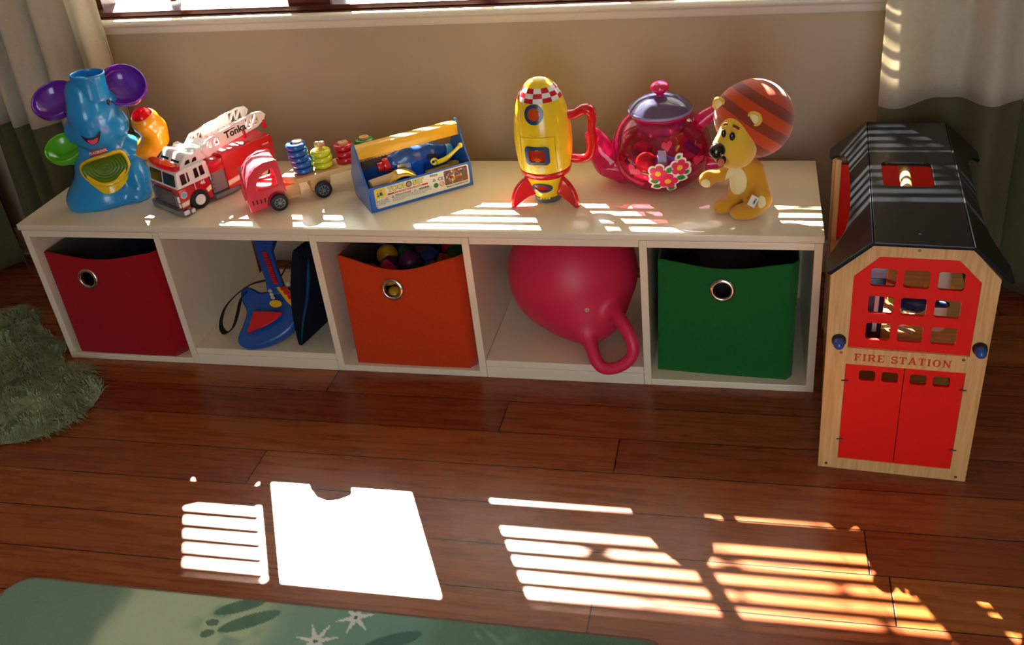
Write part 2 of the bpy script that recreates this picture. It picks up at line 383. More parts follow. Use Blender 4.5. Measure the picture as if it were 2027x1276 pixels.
# venetian blinds: one per pane group, low slats open to the sun, upper slats closed
slat_m = cloth_mat('blind slat', '#efe9dc', 0.22)
def blind(x0, x1, label, open_mid, dy=0):
    t = thing('venetian_blind', label, 'window blind', ((x0 + x1) / 2, WY + .03 + dy, .76), 0, 'venetian blinds at the window')
    w = (x1 - x0) / 2; g = G()
    for k in range(-8, 24):
        z = 1.0485 + .035 * k
        if z < .77: continue
        if k > 4: tilt = -70; wd_ = .040
        elif open_mid and k >= -2: tilt = 44; wd_ = .024  # tilted along the sun to shape an unstriped floor patch in place of glare
        else: tilt = 18; wd_ = .025
        g.box((0, 0, z - .76), (2 * w, wd_, .0012), rot=(tilt, 0, 0))
    g.obj('slats', slat_m, t, None)
    g = G()
    for s in (-1, 1): g.cyl((s * w * .8, 0.0, .6), .0008, 1.18, n=6)
    g.obj('cord', slat_m, t, None)
    G().box((0, 0, 1.185), (2 * w, .03, .03), .003).obj('head_rail', slat_m, t)
blind(-.03, .193, 'white venetian blind of the narrow pane by the left curtain', False, -.003)
blind(.1905, .556, 'white venetian blind with wide open slats in the pane left of the post', True)
blind(.662, 1.39, 'white venetian blind in the pane right of the post', False)
blind(1.450, 1.93, 'white venetian blind beside the right curtain', False)

# leafy branch outside that dapples the sun
rng = np.random.RandomState(3)
g = G(); D = Vector((-.545, 1, 1)).normalized()
U1 = Vector((1, .545, 0)).normalized(); U2 = D.cross(U1)
t = thing('leafy_branch', 'leafy green tree branch outside the window, casting dappled shade', 'tree', (0.4, 2.6, 2.2))
base = Vector((1.6, WY, .95)) + D * 3.0 - Vector(t.location)
for i in range(620):
    u = rng.uniform(-.75, .62); v = rng.uniform(-.55, .42); dens = 0.15 + 0.55 * min(1, max(0, (u + .75) / .9))
    if rng.rand() > dens: continue
    p = base + U1 * u + U2 * v + D * rng.uniform(-.25, .3); s = rng.uniform(.012, .030)
    a = Vector(rng.normal(size=3)).normalized(); b_ = a.orthogonal().normalized()
    g.add([p - a * s * 1.6, p + b_ * s * .7, p + a * s * 1.6, p - b_ * s * .7], [(0, 1, 2, 3)])
link('foliage', g.build(), mat('leaf', '#3c5a22', 0.6), t)
g = G(); g.tube([base + U1 * .9 + U2 * -.6, base + U1 * .5 + U2 * -.1, base + U2 * .12, base + U1 * -.6 + U2 * .2], [.02, .014, .009, .004], n=8, sub=5); g.obj('stem', mat('bark', '#4a3526', 0.9), t)

# ------------------------------------------------------------------ curtains
cream = cloth_mat('cream curtain cloth', '#ded4be', 0.45); olive = cloth_mat('olive curtain cloth', '#5d5840', 0.15)
def curtain(label, fx, x0, x1, zbot, ztop, zband, yc, amp, phase, folds, drift=0.0, seed=1):
    rg = np.random.RandomState(seed); t = thing('curtain', label, 'curtain', ((x0 + x1) / 2, yc, zbot), 0, 'floor length window curtains')
    ox = (x0 + x1) / 2; n = 150
    ph = rg.uniform(0, 6, 4)
    def pt(u, z, th=0):
        x = x0 + (x1 - x0) * u; a = phase + folds * 2 * math.pi * (u + .05 * math.sin(5 * u + ph[0]))
        low = 1 - max(0, min(1, (z - zbot) / 1.4))
        y = amp * (.75 + .25 * low) * math.sin(a) + amp * .25 * math.sin(2.3 * a + ph[1]) + .012 * math.sin(3 * z + 9 * u + ph[2]) + drift * low
        x += .3 * amp * math.cos(a) * math.sin(3 * u) + fx(z)
        return (x - ox, y, z - zbot)
    def sheet(za, zb, m, name):
        nz = max(2, int((zb - za) / .05)); V = []; F = []
        for i in range(nz + 1):
            z = za + (zb - za) * i / nz
            for j in range(n + 1): V.append(pt(j / n, z))
        for i in range(nz):
            for j in range(n): F.append((i * (n + 1) + j, i * (n + 1) + j + 1, (i + 1) * (n + 1) + j + 1, (i + 1) * (n + 1) + j))
        me = G().add(V, F).build(); o = link(name, me, m, t, 180)
        md = o.modifiers.new('s', 'SOLIDIFY'); md.thickness = .0018; return o
    sheet(zband, ztop, cream, 'cream_panel'); sheet(zbot, zband, olive, 'lower_band')
curtain('cream curtain with dark olive hem band behind the elephant toy', lambda z: -.03 * (1 - z) , -.36, .078, .02, 2.15, .475, .437, .030, 2.0, 5.2, -.018, 4)
curtain('narrow cream and olive curtain in the dark at the far left edge', lambda z: 0, -.80, -.40, .02, 2.15, .46, .40, .03, .5, 2.6, 0, 8)
curtain('wide cream curtain with olive hem band behind the black roof', lambda z: .0, 1.972, 2.27, .02, 2.15, .530, .40, .035, 3.6, 1.35, -.06, 2)
curtain('cream and olive curtain cut off by the right edge of the view', lambda z: 0, 2.275, 2.62, .03, 2.15, .50, .42, .035, 1.0, 1.8, -.02, 5)
rod = thing('curtain_rod', 'dark metal curtain rod above the window', 'curtain rod', (.9, .43, 2.17))
G().cyl((0, 0, 0), .011, 3.6, 'X', 16).obj('pole', mat('dark metal', '#2a2522', .35, 1), rod)

# ------------------------------------------------------------------ white storage bench
sh = thing('storage_bench', 'long low white painted storage bench of five open cubbies under the window', 'shelf')
SH = .387
G().bb((-.002, 0, .3716), (1.8506, .3676, SH), .0015).obj('top_board', white_paint, sh)
def cube_unit(xa, xb, zi=.3546, zb=.0166):
    g = G(); y0, y1 = .0005, .366
    g.bb((xa, y0, 0), (xa + .0165, y1, .3708), .001); g.bb((xb - .0165, y0, 0), (xb, y1, .3708), .001)
    g.bb((xa + .0165, y0, zi), (xb - .0165, y1, .3708), .001); g.bb((xa + .0165, y0, 0), (xb - .0165, y1, zb), .001)
    g.bb((xa + .0165, y1 - .006, zb), (xb - .0165, y1 - .001, zi)); g.obj('cube_frame', white_paint, sh, None)
cube_unit(0.0042, .3687); cube_unit(.7419, 1.1126); cube_unit(1.4800, 1.8486)
for xa, xb in ((.3693, .7413), (1.1134, 1.4794)):
    G().bb((xa, .0012, .3546), (xb, .366, .3712), .001).obj('upper_shelf', white_paint, sh, None)
    G().bb((xa, .0020, .030), (xb, .390, .0470), .001).obj('bottom_shelf', white_paint, sh, None)
    G().bb((xa, 0.0, .0), (xb, .012, .0298), .001).obj('kickboard', white_paint, sh, None)

# ------------------------------------------------------------------ fabric storage boxes
lining = mat('grey lining', '#5a5550', 0.95)
chrome = mat('chrome', '#d8d4cc', 0.15, 1.0, var=0.02)
def fabric_box(label, colr, bot, top, ztop, dip, ringpos, rings=(.0185, .0275)):
    """bot, top: outlines anticlockwise from the front left corner: (x, y) list of 5"""
    t = thing('storage_box', label, 'storage box', (bot[0][0] + .15, .15, .0172), 0, 'fabric storage boxes')
    ox, oy, oz = t.location; m = mat('felt ' + label[:12], colr, 0.95, spec=0.15, var=0.1, scale=120, bump=0.35, bscale=1200, sheen=.1)
    NB = len(bot); 
    def edge(i, u, v):
        j = (i + 1) % NB; zt = ztop - .0172
        if i == 0: zt -= dip * math.sin(math.pi * u) ** 1.3
        elif i >= NB - 1: zt -= .4 * dip * math.sin(math.pi * u)
        a = Vector(bot[i]).lerp(Vector(bot[j]), u); b = Vector(top[i]).lerp(Vector(top[j]), u); p = a.lerp(b, v)
        bow = .007 * math.sin(math.pi * u) * (1 if i == 0 else .5)
        nrm = (Vector(bot[j]) - Vector(bot[i])); nrm = Vector((nrm.y, -nrm.x)).normalized(); p = p + nrm * bow * math.sin(math.pi * min(1, v * .8 + .1))
        return (p.x - ox, p.y - oy, v * zt)
    g = G(); nrmy = None
    for i in range(NB):
        nu, nv = (96, 84) if i == 0 else (24, 12); V = []; F = []
        for a in range(nu + 1):
            for b in range(nv + 1): V.append(edge(i, a / nu, b / nv))
        for a in range(nu):
            for b in range(nv):
                if i == 0:
                    c = [sum(V[k][q] for k in (a * (nv + 1) + b, (a + 1) * (nv + 1) + b + 1)) / 2 for q in (0, 2)]
                    if (c[0] + ox - ringpos[0]) ** 2 + (c[1] + oz - ringpos[1]) ** 2 < .0215 ** 2: continue
                F.append((a * (nv + 1) + b, (a + 1) * (nv + 1) + b, (a + 1) * (nv + 1) + b + 1, a * (nv + 1) + b + 1))
        g.add(V, F)
    n = len(g.v); g.add([(p[0] - ox, p[1] - oy, 0.0015) for p in bot], [tuple(range(NB))])
    me = g.build(); b = bmesh.new(); b.from_mesh(me); bmesh.ops.remove_doubles(b, verts=b.verts[:], dist=.0004); bmesh.ops.recalc_face_normals(b, faces=b.faces[:]); b.to_mesh(me); b.free()
    o = link('body', me, [m, lining], t, 50)
    md = o.modifiers.new('s', 'SOLIDIFY'); md.thickness = .003; md.offset = -1; md.material_offset = 1
    md.use_rim = True; md.material_offset_rim = 0
    # the ring eyelet
    u = (ringpos[0] - bot[0][0]) / (bot[1][0] - bot[0][0]); v = (ringpos[1] - .0172) / (ztop - .0172)
    p = edge(0, u, v); p1 = edge(0, u, min(1, v + .06)); tilt = math.atan2(p1[1] - p[1], p1[2] - p[2]); d = edge(0, u + .05, v); yaw = math.atan2(d[1] - p[1], d[0] - p[0])
    Mx = Matrix.Rotation(yaw, 4, 'Z') @ Matrix.Rotation(R(90) - tilt, 4, 'X')
    prf = [(.0185, -.004), (.0185, .001), (.0195, .0035), (.0215, .0042), (.0250, .0030), (.0275, .0008), (.0275, -.001)]
    g = G(); g.lathe(prf, 48, Matrix.Translation((p[0], p[1], ringpos[1] - oz)) @ Mx, cap=False); g.obj('eyelet', chrome, t, 60)
    return t
fabric_box('deep red fabric storage box in the leftmost cubby', '#a01018', [(.034, .008), (.306, .004), (.338, .05), (.338, .33), (.034, .33)], [(.026, .020), (.308, .022), (.344, .08), (.344, .34), (.026, .34)], .302, .018, (.132, .233))
fabric_box('orange fabric storage box full of toy blocks in the middle cubby', '#c23a12', [(.789, .013), (1.070, .010), (1.084, .03), (1.084, .33), (.789, .33)], [(.791, .022), (1.066, .022), (1.090, .05), (1.090, .34), (.791, .34)], .308, .034, (.913, .226))
fabric_box('dark green fabric storage box in the rightmost cubby', '#1a6226', [(1.508, .038), (1.790, .020), (1.803, .036), (1.803, .33), (1.508, .33)], [(1.514, .045), (1.794, .035), (1.808, .05), (1.808, .34), (1.514, .34)], .303, .018, (1.647, .236))
# ------------------------------------------------------------------ toy fire station
fs = thing('toy_fire_station', 'wooden toy fire station with red doors, window grid and black roof beside the bench', 'toy house', (1.846, -.236, 0), -4.0)
beech = wood_mat('beech', '#c8965a', '#e6b97c', 0.4, 'Z', 9, 16, .1)
beech_x = wood_mat('beech across', '#c8965a', '#e6b97c', 0.4, 'X', 9, 16, .1)
redp = mat('red panel paint', '#e6160a', 0.5, var=0.05, scale=20, spec=.35); blackp = mat('black roof paint', '#0d0f14', 0.24, spec=.28, coat=.0, var=.1, scale=30, bump=.03)
blueknob = mat('blue knob', '#1f4f9c', 0.25, coat=.3); blackr = mat('black rubber', '#141414', 0.55)
screw_m = mat('screw', '#8a7a55', 0.35, 1)
def gable(yc, front):
    out = [(0, 0), (.27, 0), (.272, .448), (.2165, .5095), (.0655, .5095), (-.002, .448)]
    p1 = [(.037, .288), (.242, .288), (.242, .440), (.203, .481), (.077, .481), (.037, .440)]; p2 = [(.036, .026), (.240, .026), (.240, .252), (.036, .252)]
    g = G().me(plate(out, [p1, p2], .016, .001), M=onfront(0, yc, 0)); g.obj('gable_frame', beech, fs)
    holes = [rrect(x, z, x + .042, z + .036, .005) for x in (.0650, .1190, .1745) for z in (.4190, .3628, .3065)]
    G().me(plate([(p[0], p[1]) for p in p1], holes, .006), M=onfront(0, yc, 0)).obj('window_grid', redp, fs)
    for k, (a, b) in enumerate(((.0365, .1375), (.1388, .2395))):
        hs = [rrect(x, .216, x + .028, .239, .005) for x in ((.061, .1005) if k == 0 else (.149, .1885))]
        d = G().me(plate([(a, .0265), (b, .0265), (b, .2515), (a, .2515)], hs, .008, .0005), M=onfront(0, yc - (.002 if front else 0), 0)).obj('door', redp, fs)
        if front:
            for z in (.075, .215):
                G().cyl((a if k == 0 else b, yc - .009, z), .0012, .012, 'X', 8).obj('hinge_pin', mat('dark pin', '#241a14', .5), d)
gable(.008, True); gable(.492, False)
# writing, slab serif letters cut as thin plates
def slab(word, h, sw, gap):
    g = G(); x = 0; t = .00035; w0 = sw
    def st(x0, y0, x1, y1, w): 
        d = Vector((x1 - x0, y1 - y0)); n = Vector((-d.y, d.x)).normalized() * w / 2
        g.me(plate([(x0 + n.x, y0 + n.y), (x0 - n.x, y0 - n.y), (x1 - n.x, y1 - n.y), (x1 + n.x, y1 + n.y)], (), t))
    def serif(cx, y, w=1.0): st(cx - h * .19 * w, y, cx + h * .19 * w, y, h * .07)
    for ch in word:
        if ch == ' ': x += h * .62; continue
        s = w0; hs = h * .09; e = h * .035
        if ch in 'FE':
            w = h * .72; st(x + .16 * h, 0, x + .16 * h, h, s); serif(x + .16 * h, e); serif(x + .16 * h, h - e); st(x, h - e, x + w, h - e, hs); st(x + w - hs / 2, h, x + w - hs / 2, h * .74, hs); st(x + .16 * h, h * .52, x + w * .7, h * .52, hs); st(x + w * .68, h * .64, x + w * .68, h * .4, hs * .8)
            if ch == 'E': st(x, e, x + w, e, hs); st(x + w - hs / 2, 0, x + w - hs / 2, h * .27, hs)
        elif ch == 'I': w = h * .4; st(x + w / 2, 0, x + w / 2, h, s); serif(x + w / 2, e); serif(x + w / 2, h - e)
        elif ch == 'T': w = h * .78; st(x + w / 2, 0, x + w / 2, h, s); serif(x + w / 2, e); st(x, h - e, x + w, h - e, hs); st(x + hs / 2, h, x + hs / 2, h * .72, hs); st(x + w - hs / 2, h, x + w - hs / 2, h * .72, hs)
        elif ch == 'A': w = h * .9; st(x + .12 * h, 0, x + w / 2, h, s * .6); st(x + w - .12 * h, 0, x + w / 2, h, s); serif(x + .14 * h, e, .8); serif(x + w - .14 * h, e, .8); st(x + .25 * h, h * .33, x + w - .25 * h, h * .33, hs)
        elif ch == 'N': w = h * .92; st(x + .16 * h, 0, x + .16 * h, h, s * .6); st(x + w - .16 * h, 0, x + w - .16 * h, h, s * .6); st(x + .16 * h, h - .03 * h, x + w - .16 * h, .03 * h, s); serif(x + .14 * h, e, .8); serif(x + .14 * h, h - e, .7); serif(x + w - .14 * h, h - e, .8)
        elif ch == 'O':
            w = h * .86; g.me(plate(circ(x + w / 2, h / 2, w / 2, 24, h / 2 + .0002), [circ(x + w / 2, h / 2, w / 2 - s, 24, h / 2 - hs * .8)], t))
        elif ch == 'R':
            w = h * .86; st(x + .16 * h, 0, x + .16 * h, h, s); serif(x + .16 * h, e); serif(x + .16 * h, h - e, .8); st(x + .16 * h, h - e, x + w * .55, h - e, hs); st(x + .16 * h, h * .48, x + w * .55, h * .48, hs)
            P = [(x + w * .52 + .24 * h * math.cos(R(a)), h * .74 + .25 * h * math.sin(R(a))) for a in range(90, -91, -20)]
            for a, b in zip(P, P[1:]): st(*a, *b, s * .8)
            st(x + w * .52, h * .48, x + w * .88, .03 * h, s); serif(x + w * .9, e, .5)
        elif ch == 'S':
            w = h * .66; P = [(x + w / 2 + .42 * w * math.cos(R(a)), h * .73 + .23 * h * math.sin(R(a))) for a in range(20, 271, 25)] + [(x + w / 2 + .46 * w * math.cos(R(a)), h * .27 + .25 * h * math.sin(R(a))) for a in range(90, -161, -25)]
            for a, b in zip(P, P[1:]): st(*a, *b, s * .75)
            st(x + w * .92, h, x + w * .92, h * .7, hs * .8); st(x + w * .06, 0, x + w * .06, h * .3, hs * .8)
        x += w + gap
    return g, x - gap
g, w = slab('FIRE STATION', .0150, .0034, .0030)
for i, v in enumerate(g.v): g.v[i] = tuple(onfront(.0500 + v[0] * (.164 / w), -.0004, .2618 + v[1]) @ Vector((0, 0, v[2])))
g.obj('lettering', mat('red lettering', '#d2401c', .6), fs, None)
for x, z in ((.0205, .3047), (.2560, .3085)):
    k = G().lathe([(.0125, 0), (.0125, .006), (.0115, .008), (.009, .008)], 28, onfront(x, 0, z)).obj('knob_washer', blackr, fs)
    G().lathe([(.0095, .006), (.0100, .010), (.0098, .016), (.0082, .021), (.0045, .0245), (0, .0255)], 28, onfront(x, 0, z)).obj('knob', blueknob, fs, 60)
for x, z in ((.026, .277), (.233, .281), (.015, .011), (.252, .010), (.138, .497)): G().cyl((x, -.0004, z), .0028, .0012, 'Y', 12).obj('screw', screw_m, fs)
# floors, side posts, ridge dowel
G().bb((.004, .016, 0), (.266, .484, .010), .001).obj('base_board', beech_x, fs); G().bb((.004, .016, .252), (.266, .484, .261), .001).obj('upper_floor', beech_x, fs)
for x in (.004, .254):
    for y in (.017, .455): G().bb((x, y, .010), (x + .012, y + .028, .455), .001).obj('side_post', beech, fs)
G().bb((.104, .20, .261), (.110, .21, .50)).obj('inner_divider', redp, fs); G().cyl((.130, .25, .498), .0105, .465, 'Y', 20).obj('ridge_dowel', beech, fs)
G().bb((.012, .466, .262), (.258, .470, .44)).obj('back_panel', redp, fs)
# roof: flat top with a hatch, two flared sides
g = G().me(plate([(.0640, -.016), (.2190, -.016), (.2190, .521), (.0640, .521)], [rrect(.0855, .207, .176, .3145, .012)], .007, .001), M=Matrix.Translation((0, 0, .5135))); g.obj('roof_top', blackp, fs)
for sgn in (-1, 1):
    L_ = .0965 if sgn < 0 else .0935
    out = [(0, -.016), (L_ - .004, -.016), (L_, -.012), (L_, .040), (L_ * .80, .062), (L_ * .58, .095), (L_ * .50, .14), (L_ * .47, .20), (L_ * .47, .30), (L_ * .50, .385), (L_ * .62, .43), (L_ * .82, .462), (L_, .475), (L_, .517), (L_ - .004, .521), (0, .521)]
    ang = 43
    if sgn < 0: Mx = Matrix.Translation((.0638, 0, .5148)) @ Matrix.Rotation(R(180), 4, 'Z') @ Matrix.Scale(-1, 4, (0, 1, 0)) @ Matrix.Rotation(R(ang), 4, 'Y')
    else: Mx = Matrix.Translation((.2192, 0, .5148)) @ Matrix.Rotation(R(ang), 4, 'Y')
    G().me(plate(out, (), .007, .001), M=Mx).obj('roof_side', blackp, fs)
g = G(); g.cyl((.138, .020, .5175), .0028, .001, 'Z', 12); g.obj('roof_screw', screw_m, fs)
# toys inside the fire station
def at_fs(x, y, z):
    a = R(-4.0); return (1.846 + x * math.cos(a) - y * math.sin(a), -.236 + x * math.sin(a) + y * math.cos(a), z)
navy = mat('navy plastic', '#10204f', .35, coat=.2); palew = mat('pale plastic', '#d8d2c4', .4)
t = thing('toy_locker', 'navy and white striped toy block inside the fire station, behind the left windows', 'toy', at_fs(.072, .10, .2615), -4)
G().bb((-.025, -.03, 0), (.025, .03, .135), .003).obj('body', navy, t); G().bb((-.025, -.031, .135), (.025, .03, .160), .002).obj('lid', mat('pale blue plastic', '#9fb2c8', .4), t)
for x in (-.014, .012): G().bb((x - .004, -.0315, .02), (x + .004, -.0295, .12), .001).obj('stripe', palew, t)
t = thing('toy_helicopter', 'dark blue and red toy helicopter inside the fire station, behind the middle windows', 'toy', at_fs(.142, .13, .2615), -35)
sdf_obj('body', lambda P: su(sd_ell(P, (0, 0, .055), (.038, .022, .022)), sd_cap(P, (.02, 0, .062), (.075, 0, .075), .012, .006), .012), (-.05, -.035, .02), (.09, .035, .1), .0022, navy, t)
G().tube([(-.02, -.026, .008), (.03, -.026, .008)], .004).tube([(-.02, .026, .008), (.03, .026, .008)], .004).tube([(-.008, -.026, .008), (0, 0, .05), (-.008, .026, .008)], .003).obj('skid', palew, t)
G().box((0, 0, .083), (.11, .010, .003), .001).cyl((0, 0, .078), .004, .014).obj('rotor', mat('toy red', '#c4141c', .35), t)
G().cyl((-.02, -.0215, .058), .006, .002, 'Y', 16).obj('light', mat('toy yellow', '#f0c818', .35), t)
t = thing('toy_figure', 'white toy cylinder with a red emblem inside the fire station, behind the top right window', 'toy', at_fs(.198, .13, .2615), -4)
G().lathe([(.017, 0), (.018, .01), (.016, .12), (.0165, .135), (.0155, .150), (.011, .160), (0, .164)], 28).obj('body', palew, t, 60)
G().cyl((0, -.0135, .148), .0075, .004, 'Y', 20).obj('emblem', mat('toy red', '#c4141c', .35), t)
t = thing('toy_dish', 'yellow toy dish lying inside the fire station, behind the right middle window', 'toy', at_fs(.215, .26, .2615), -4)
G().lathe([(0, .002), (.018, .002), (.028, .009), (.030, .009), (.020, 0), (0, 0)], 24).obj('bowl', mat('toy yellow', '#f0c818', .35), t, 50)

# ------------------------------------------------------------------ hopper ball
hopred = mat('hopper rubber', '#cf2a4c', 0.42, spec=.4, var=.05, scale=15)
hb = thing('hopper_ball', 'large red rubber hopper ball with loop handle in the fourth cubby', 'ball', (1.302, .165, .047))
def f(P):
    b = sd_ell(P, (0, 0, .1525), (.1515, .1515, .1525)); b = su(b, sd_ell(P, (.045, -.075, .080), (.07, .07, .06)), .05)
    K = [(.035, -.115, .072, .020), (.060, -.160, .052, .0150), (.076, -.188, .030, .0135), (.096, -.198, .018, .013), (.128, -.200, .026, .013), (.154, -.196, .048, .013), (.160, -.190, .076, .0135), (.146, -.172, .102, .0140), (.122, -.138, .118, .0160), (.100, -.085, .120, .022)]
    Q = []
    for i in range(len(K) - 1):
        p0, p1, p2, p3 = [np.array(K[j]) for j in (max(i - 1, 0), i, i + 1, min(i + 2, len(K) - 1))]
        for t in (0, .25, .5, .75): Q.append(0.5 * ((2 * p1) + (p2 - p0) * t + (2 * p0 - 5 * p1 + 4 * p2 - p3) * t * t + (3 * p1 - p0 - 3 * p2 + p3) * t ** 3))
    Q.append(np.array(K[-1])); h = chain(P, [q[:3] for q in Q], [q[3] for q in Q], .002)
    return su(b, h, .026)
sdf_obj('ball', f, (-.16, -.225, -.005), (.19, .16, .312), .0035, hopred, hb)
vd = Vector((.040, -.133, -.058)).normalized(); vp = None
dv = Vector((.053, -.140, -.016)).normalized()
for k_ in range(60, 260):
    q_ = Vector((0, 0, .1525)) + dv * (k_ / 1000)
    if float(f(np.array([[tuple(q_)]]))[0, 0]) > -.0005: vp = q_; break
Mx = Matrix.Translation(vp) @ dv.to_track_quat('Z', 'Y').to_matrix().to_4x4()
G().lathe([(.0055, -.004), (.0055, .0005), (.005, .0012), (.0018, .0012), (.0014, .0002), (0, .0002)], 20, Mx).obj('valve', mat('valve grey', '#b9b3a8', .5), hb)

# ------------------------------------------------------------------ toy guitar and navy cushion in the second cubby
gt = thing('toy_guitar', 'blue and red electronic toy guitar with black strap leaning in the second cubby', 'toy guitar', (.565, .02, .062))
gblue = mat('guitar blue', '#1d4f9e', .35, coat=.2); gred = mat('guitar red', '#d01820', .4); gyel = mat('guitar yellow', '#e8b81c', .4)
# the guitar's own plane, tilted back 38 degrees: (u, v, w) -> local
Cg = Matrix.Rotation(R(38), 4, 'X')
camp = Vector((1.698235, -1.732023, 1.328511)); og = Vector(gt.location)
def gp(px, py, w=0.0):
    d = right * ((px - 1080.25) / 1895.32) + down * ((py - 526.52) / 1895.32) + fwd
    n = (Cg @ Vector((0, 0, 1))); o = og + n * w; k = (o - camp).dot(n) / d.dot(n); q = camp + d * k - og; q = Cg.inverted() @ q; return (q.x, q.y)
body = [(470, 668), (474, 682), (492, 688), (523, 681), (553, 667), (577, 648), (592, 622), (597, 590), (595, 566), (591, 555), (585, 551), (579, 557), (573, 565), (560, 570), (545, 574), (527, 576), (514, 577), (498, 569), (484, 567), (476, 577), (478, 596), (487, 616), (481, 640)]
G().me(plate(smooth_loop([gp(*p, .014) for p in body], 5), (), .030, .006), M=Cg).obj('body', gblue, gt, 60)
neck = [(531, 585), (566, 580), (558, 553), (551, 535), (538, 494), (546, 470), (540, 452), (505, 452), (500, 470), (510, 507), (517, 530), (525, 552)]
G().me(plate([gp(*p, .024) for p in neck], (), .018, .003), M=Matrix.Translation((0, 0, 0)) @ Cg @ Matrix.Translation((0, 0, .020))).obj('neck', gblue, gt, 60)
g = G()
for k in range(15):
    a = k / 14; cx = 524 + (546 - 524) * a; cy = 500 + (560 - 500) * a; u, v = gp(cx, cy, .031); g.box((u, v, 0), (.0125, .0045, .005), .001, mi=0)
g.v = [tuple(Cg @ (Vector(p) + Vector((0, 0, .031)))) for p in g.v]; g.obj('fret_buttons', gred, gt, None)
def gpl(name, pts, m, h0, h1, sm=3):
    P = [gp(*p, h1) for p in pts]; P = smooth_loop(P, sm) if sm > 1 else P
    return G().me(plate(P, (), h1 - h0, .0008), M=Cg @ Matrix.Translation((0, 0, (h0 + h1) / 2))).obj(name, m, gt, 50)
gpl('speaker_grille', [(502, 616), (530, 616), (559, 618), (545, 632), (523, 645), (489, 659), (495, 636)], gred, .026, .031, 1)
gpl('button_frame', [(546, 568), (564, 566), (592, 590), (592, 614), (584, 613), (566, 595)], gyel, .026, .0305, 1)
for a, b in (((553, 570), (566, 569)), ((560, 578), (576, 578)), ((568, 587), (584, 586)), ((575, 596), (590, 596)), ((582, 606), (591, 607))):
    gpl('key', [(a[0], a[1] - 3), (b[0], b[1] - 3), (b[0] + 3, b[1] + 4), (a[0] + 3, a[1] + 4)], gred, .0305, .0345, 1)
gpl('round_button', [(545 + 12 * math.cos(R(a)), 600 - 7 * math.sin(R(a))) for a in range(0, 360, 30)], gyel, .028, .034, 2)
for q in ((534, 575), (537, 582), (539, 588), (569, 561)): gpl('small_button', [(q[0] + 4 * math.cos(R(a)), q[1] + 3.2 * math.sin(R(a))) for a in range(0, 360, 45)], mat('button cream', '#c8c0a8', .4), .028, .034, 2)
g = G()
pts = [(-.035, .115, .105), (-.075, .105, .098), (-.112, .085, .078), (-.140, .062, .050), (-.152, .045, .012), (-.138, .036, -.004), (-.115, .040, .012), (-.105, .060, .042), (-.098, .078, .070), (-.080, .085, .088)]
g.tube(pts, .0150, n=10, flat=.10, up=(.2, -.9, .3), sub=6); g.tube([(.0, .125, .112), (.015, .15, .135), (.03, .14, .12), (.045, .115, .095)], .007, n=8, flat=.2, up=(.2, -.9, .3), sub=5)
g.obj('strap', mat('black strap', '#101014', .85, bump=.3), gt, 60)
nv = mat('navy cushion cloth', '#0d1222', .9, spec=.15, var=.25, scale=25, bump=.3)
cu = thing('cushion', 'dark navy cushion with teal patches leaning beside the toy guitar', 'cushion', (.664, .128, .0475), -13)
def pf(P):
    x, y, z = P[..., 0], P[..., 1], P[..., 2]; a = np.clip(np.abs(y) / .124, 0, 1); b = np.clip(np.abs(z - .140) / .138, 0, 1)
    th = .021 * np.sqrt(np.clip((1 - a ** 2.6) * (1 - b ** 2.6), 0, 1)) + .0025
    xx = x - .20 * z ; return np.maximum(np.maximum(np.abs(xx) - th, np.abs(y) - .124 + .018 * np.sin(np.pi * b / 2 + .0)), np.abs(z - .140) - .139 + .012 * (1 - a)) * .8
sdf_obj('cover', pf, (-.04, -.15, -.004), (.10, .15, .29), .0028, nv, cu)
teal = mat('teal print', '#14455e', .9, spec=.1, var=.2)
g = G()
g.tube([(.016, -.116, .02), (.030, -.108, .08), (.048, -.096, .14), (.060, -.086, .20), (.062, -.075, .25)], [.0015, .003, .004, .004, .002], n=6, sub=5); g.obj('teal_piping', teal, cu, 60)

# ------------------------------------------------------------------ things inside the storage boxes
toycols = {'red': '#b81626', 'purple': '#5a1850', 'yellow': '#c8981c', 'green': '#1c5a34', 'blue': '#163a80', 'orange': '#c85a18', 'pink': '#c02864'}
TM = {k: mat('block ' + k, v, .35, coat=.2) for k, v in toycols.items()}
def block(name, label, cat, kind, c, s, col, rot=(0, 0, 0), group=None, mt=None):
    g = G(); m = mt or TM[col]
    if kind == 'ball': g.lathe([(s * math.sin(R(a)), -s * math.cos(R(a))) for a in range(0, 181, 12)], 24, cap=False)
    elif kind == 'cube': g.box((0, 0, 0), (s * 1.6, s * 1.6, s * 1.6), s * .22, rot)
    elif kind == 'brick': g.box((0, 0, 0), (s * 2.6, s * 1.2, s * .9), s * .15, rot)
    elif kind == 'cylinder': g.cyl((0, 0, 0), s * .8, s * 2.2, 'X' if rot[0] else 'Z', 24, s * .12)
    elif kind == 'ring': g.torus((0, 0, 0), s, s * .42, Matrix.Rotation(R(rot[0]), 4, 'X'))
    o = g.obj(name, m, None, 50); o.location = c; return tag(o, label, cat, group)
gI = 'toy pieces in the orange box'
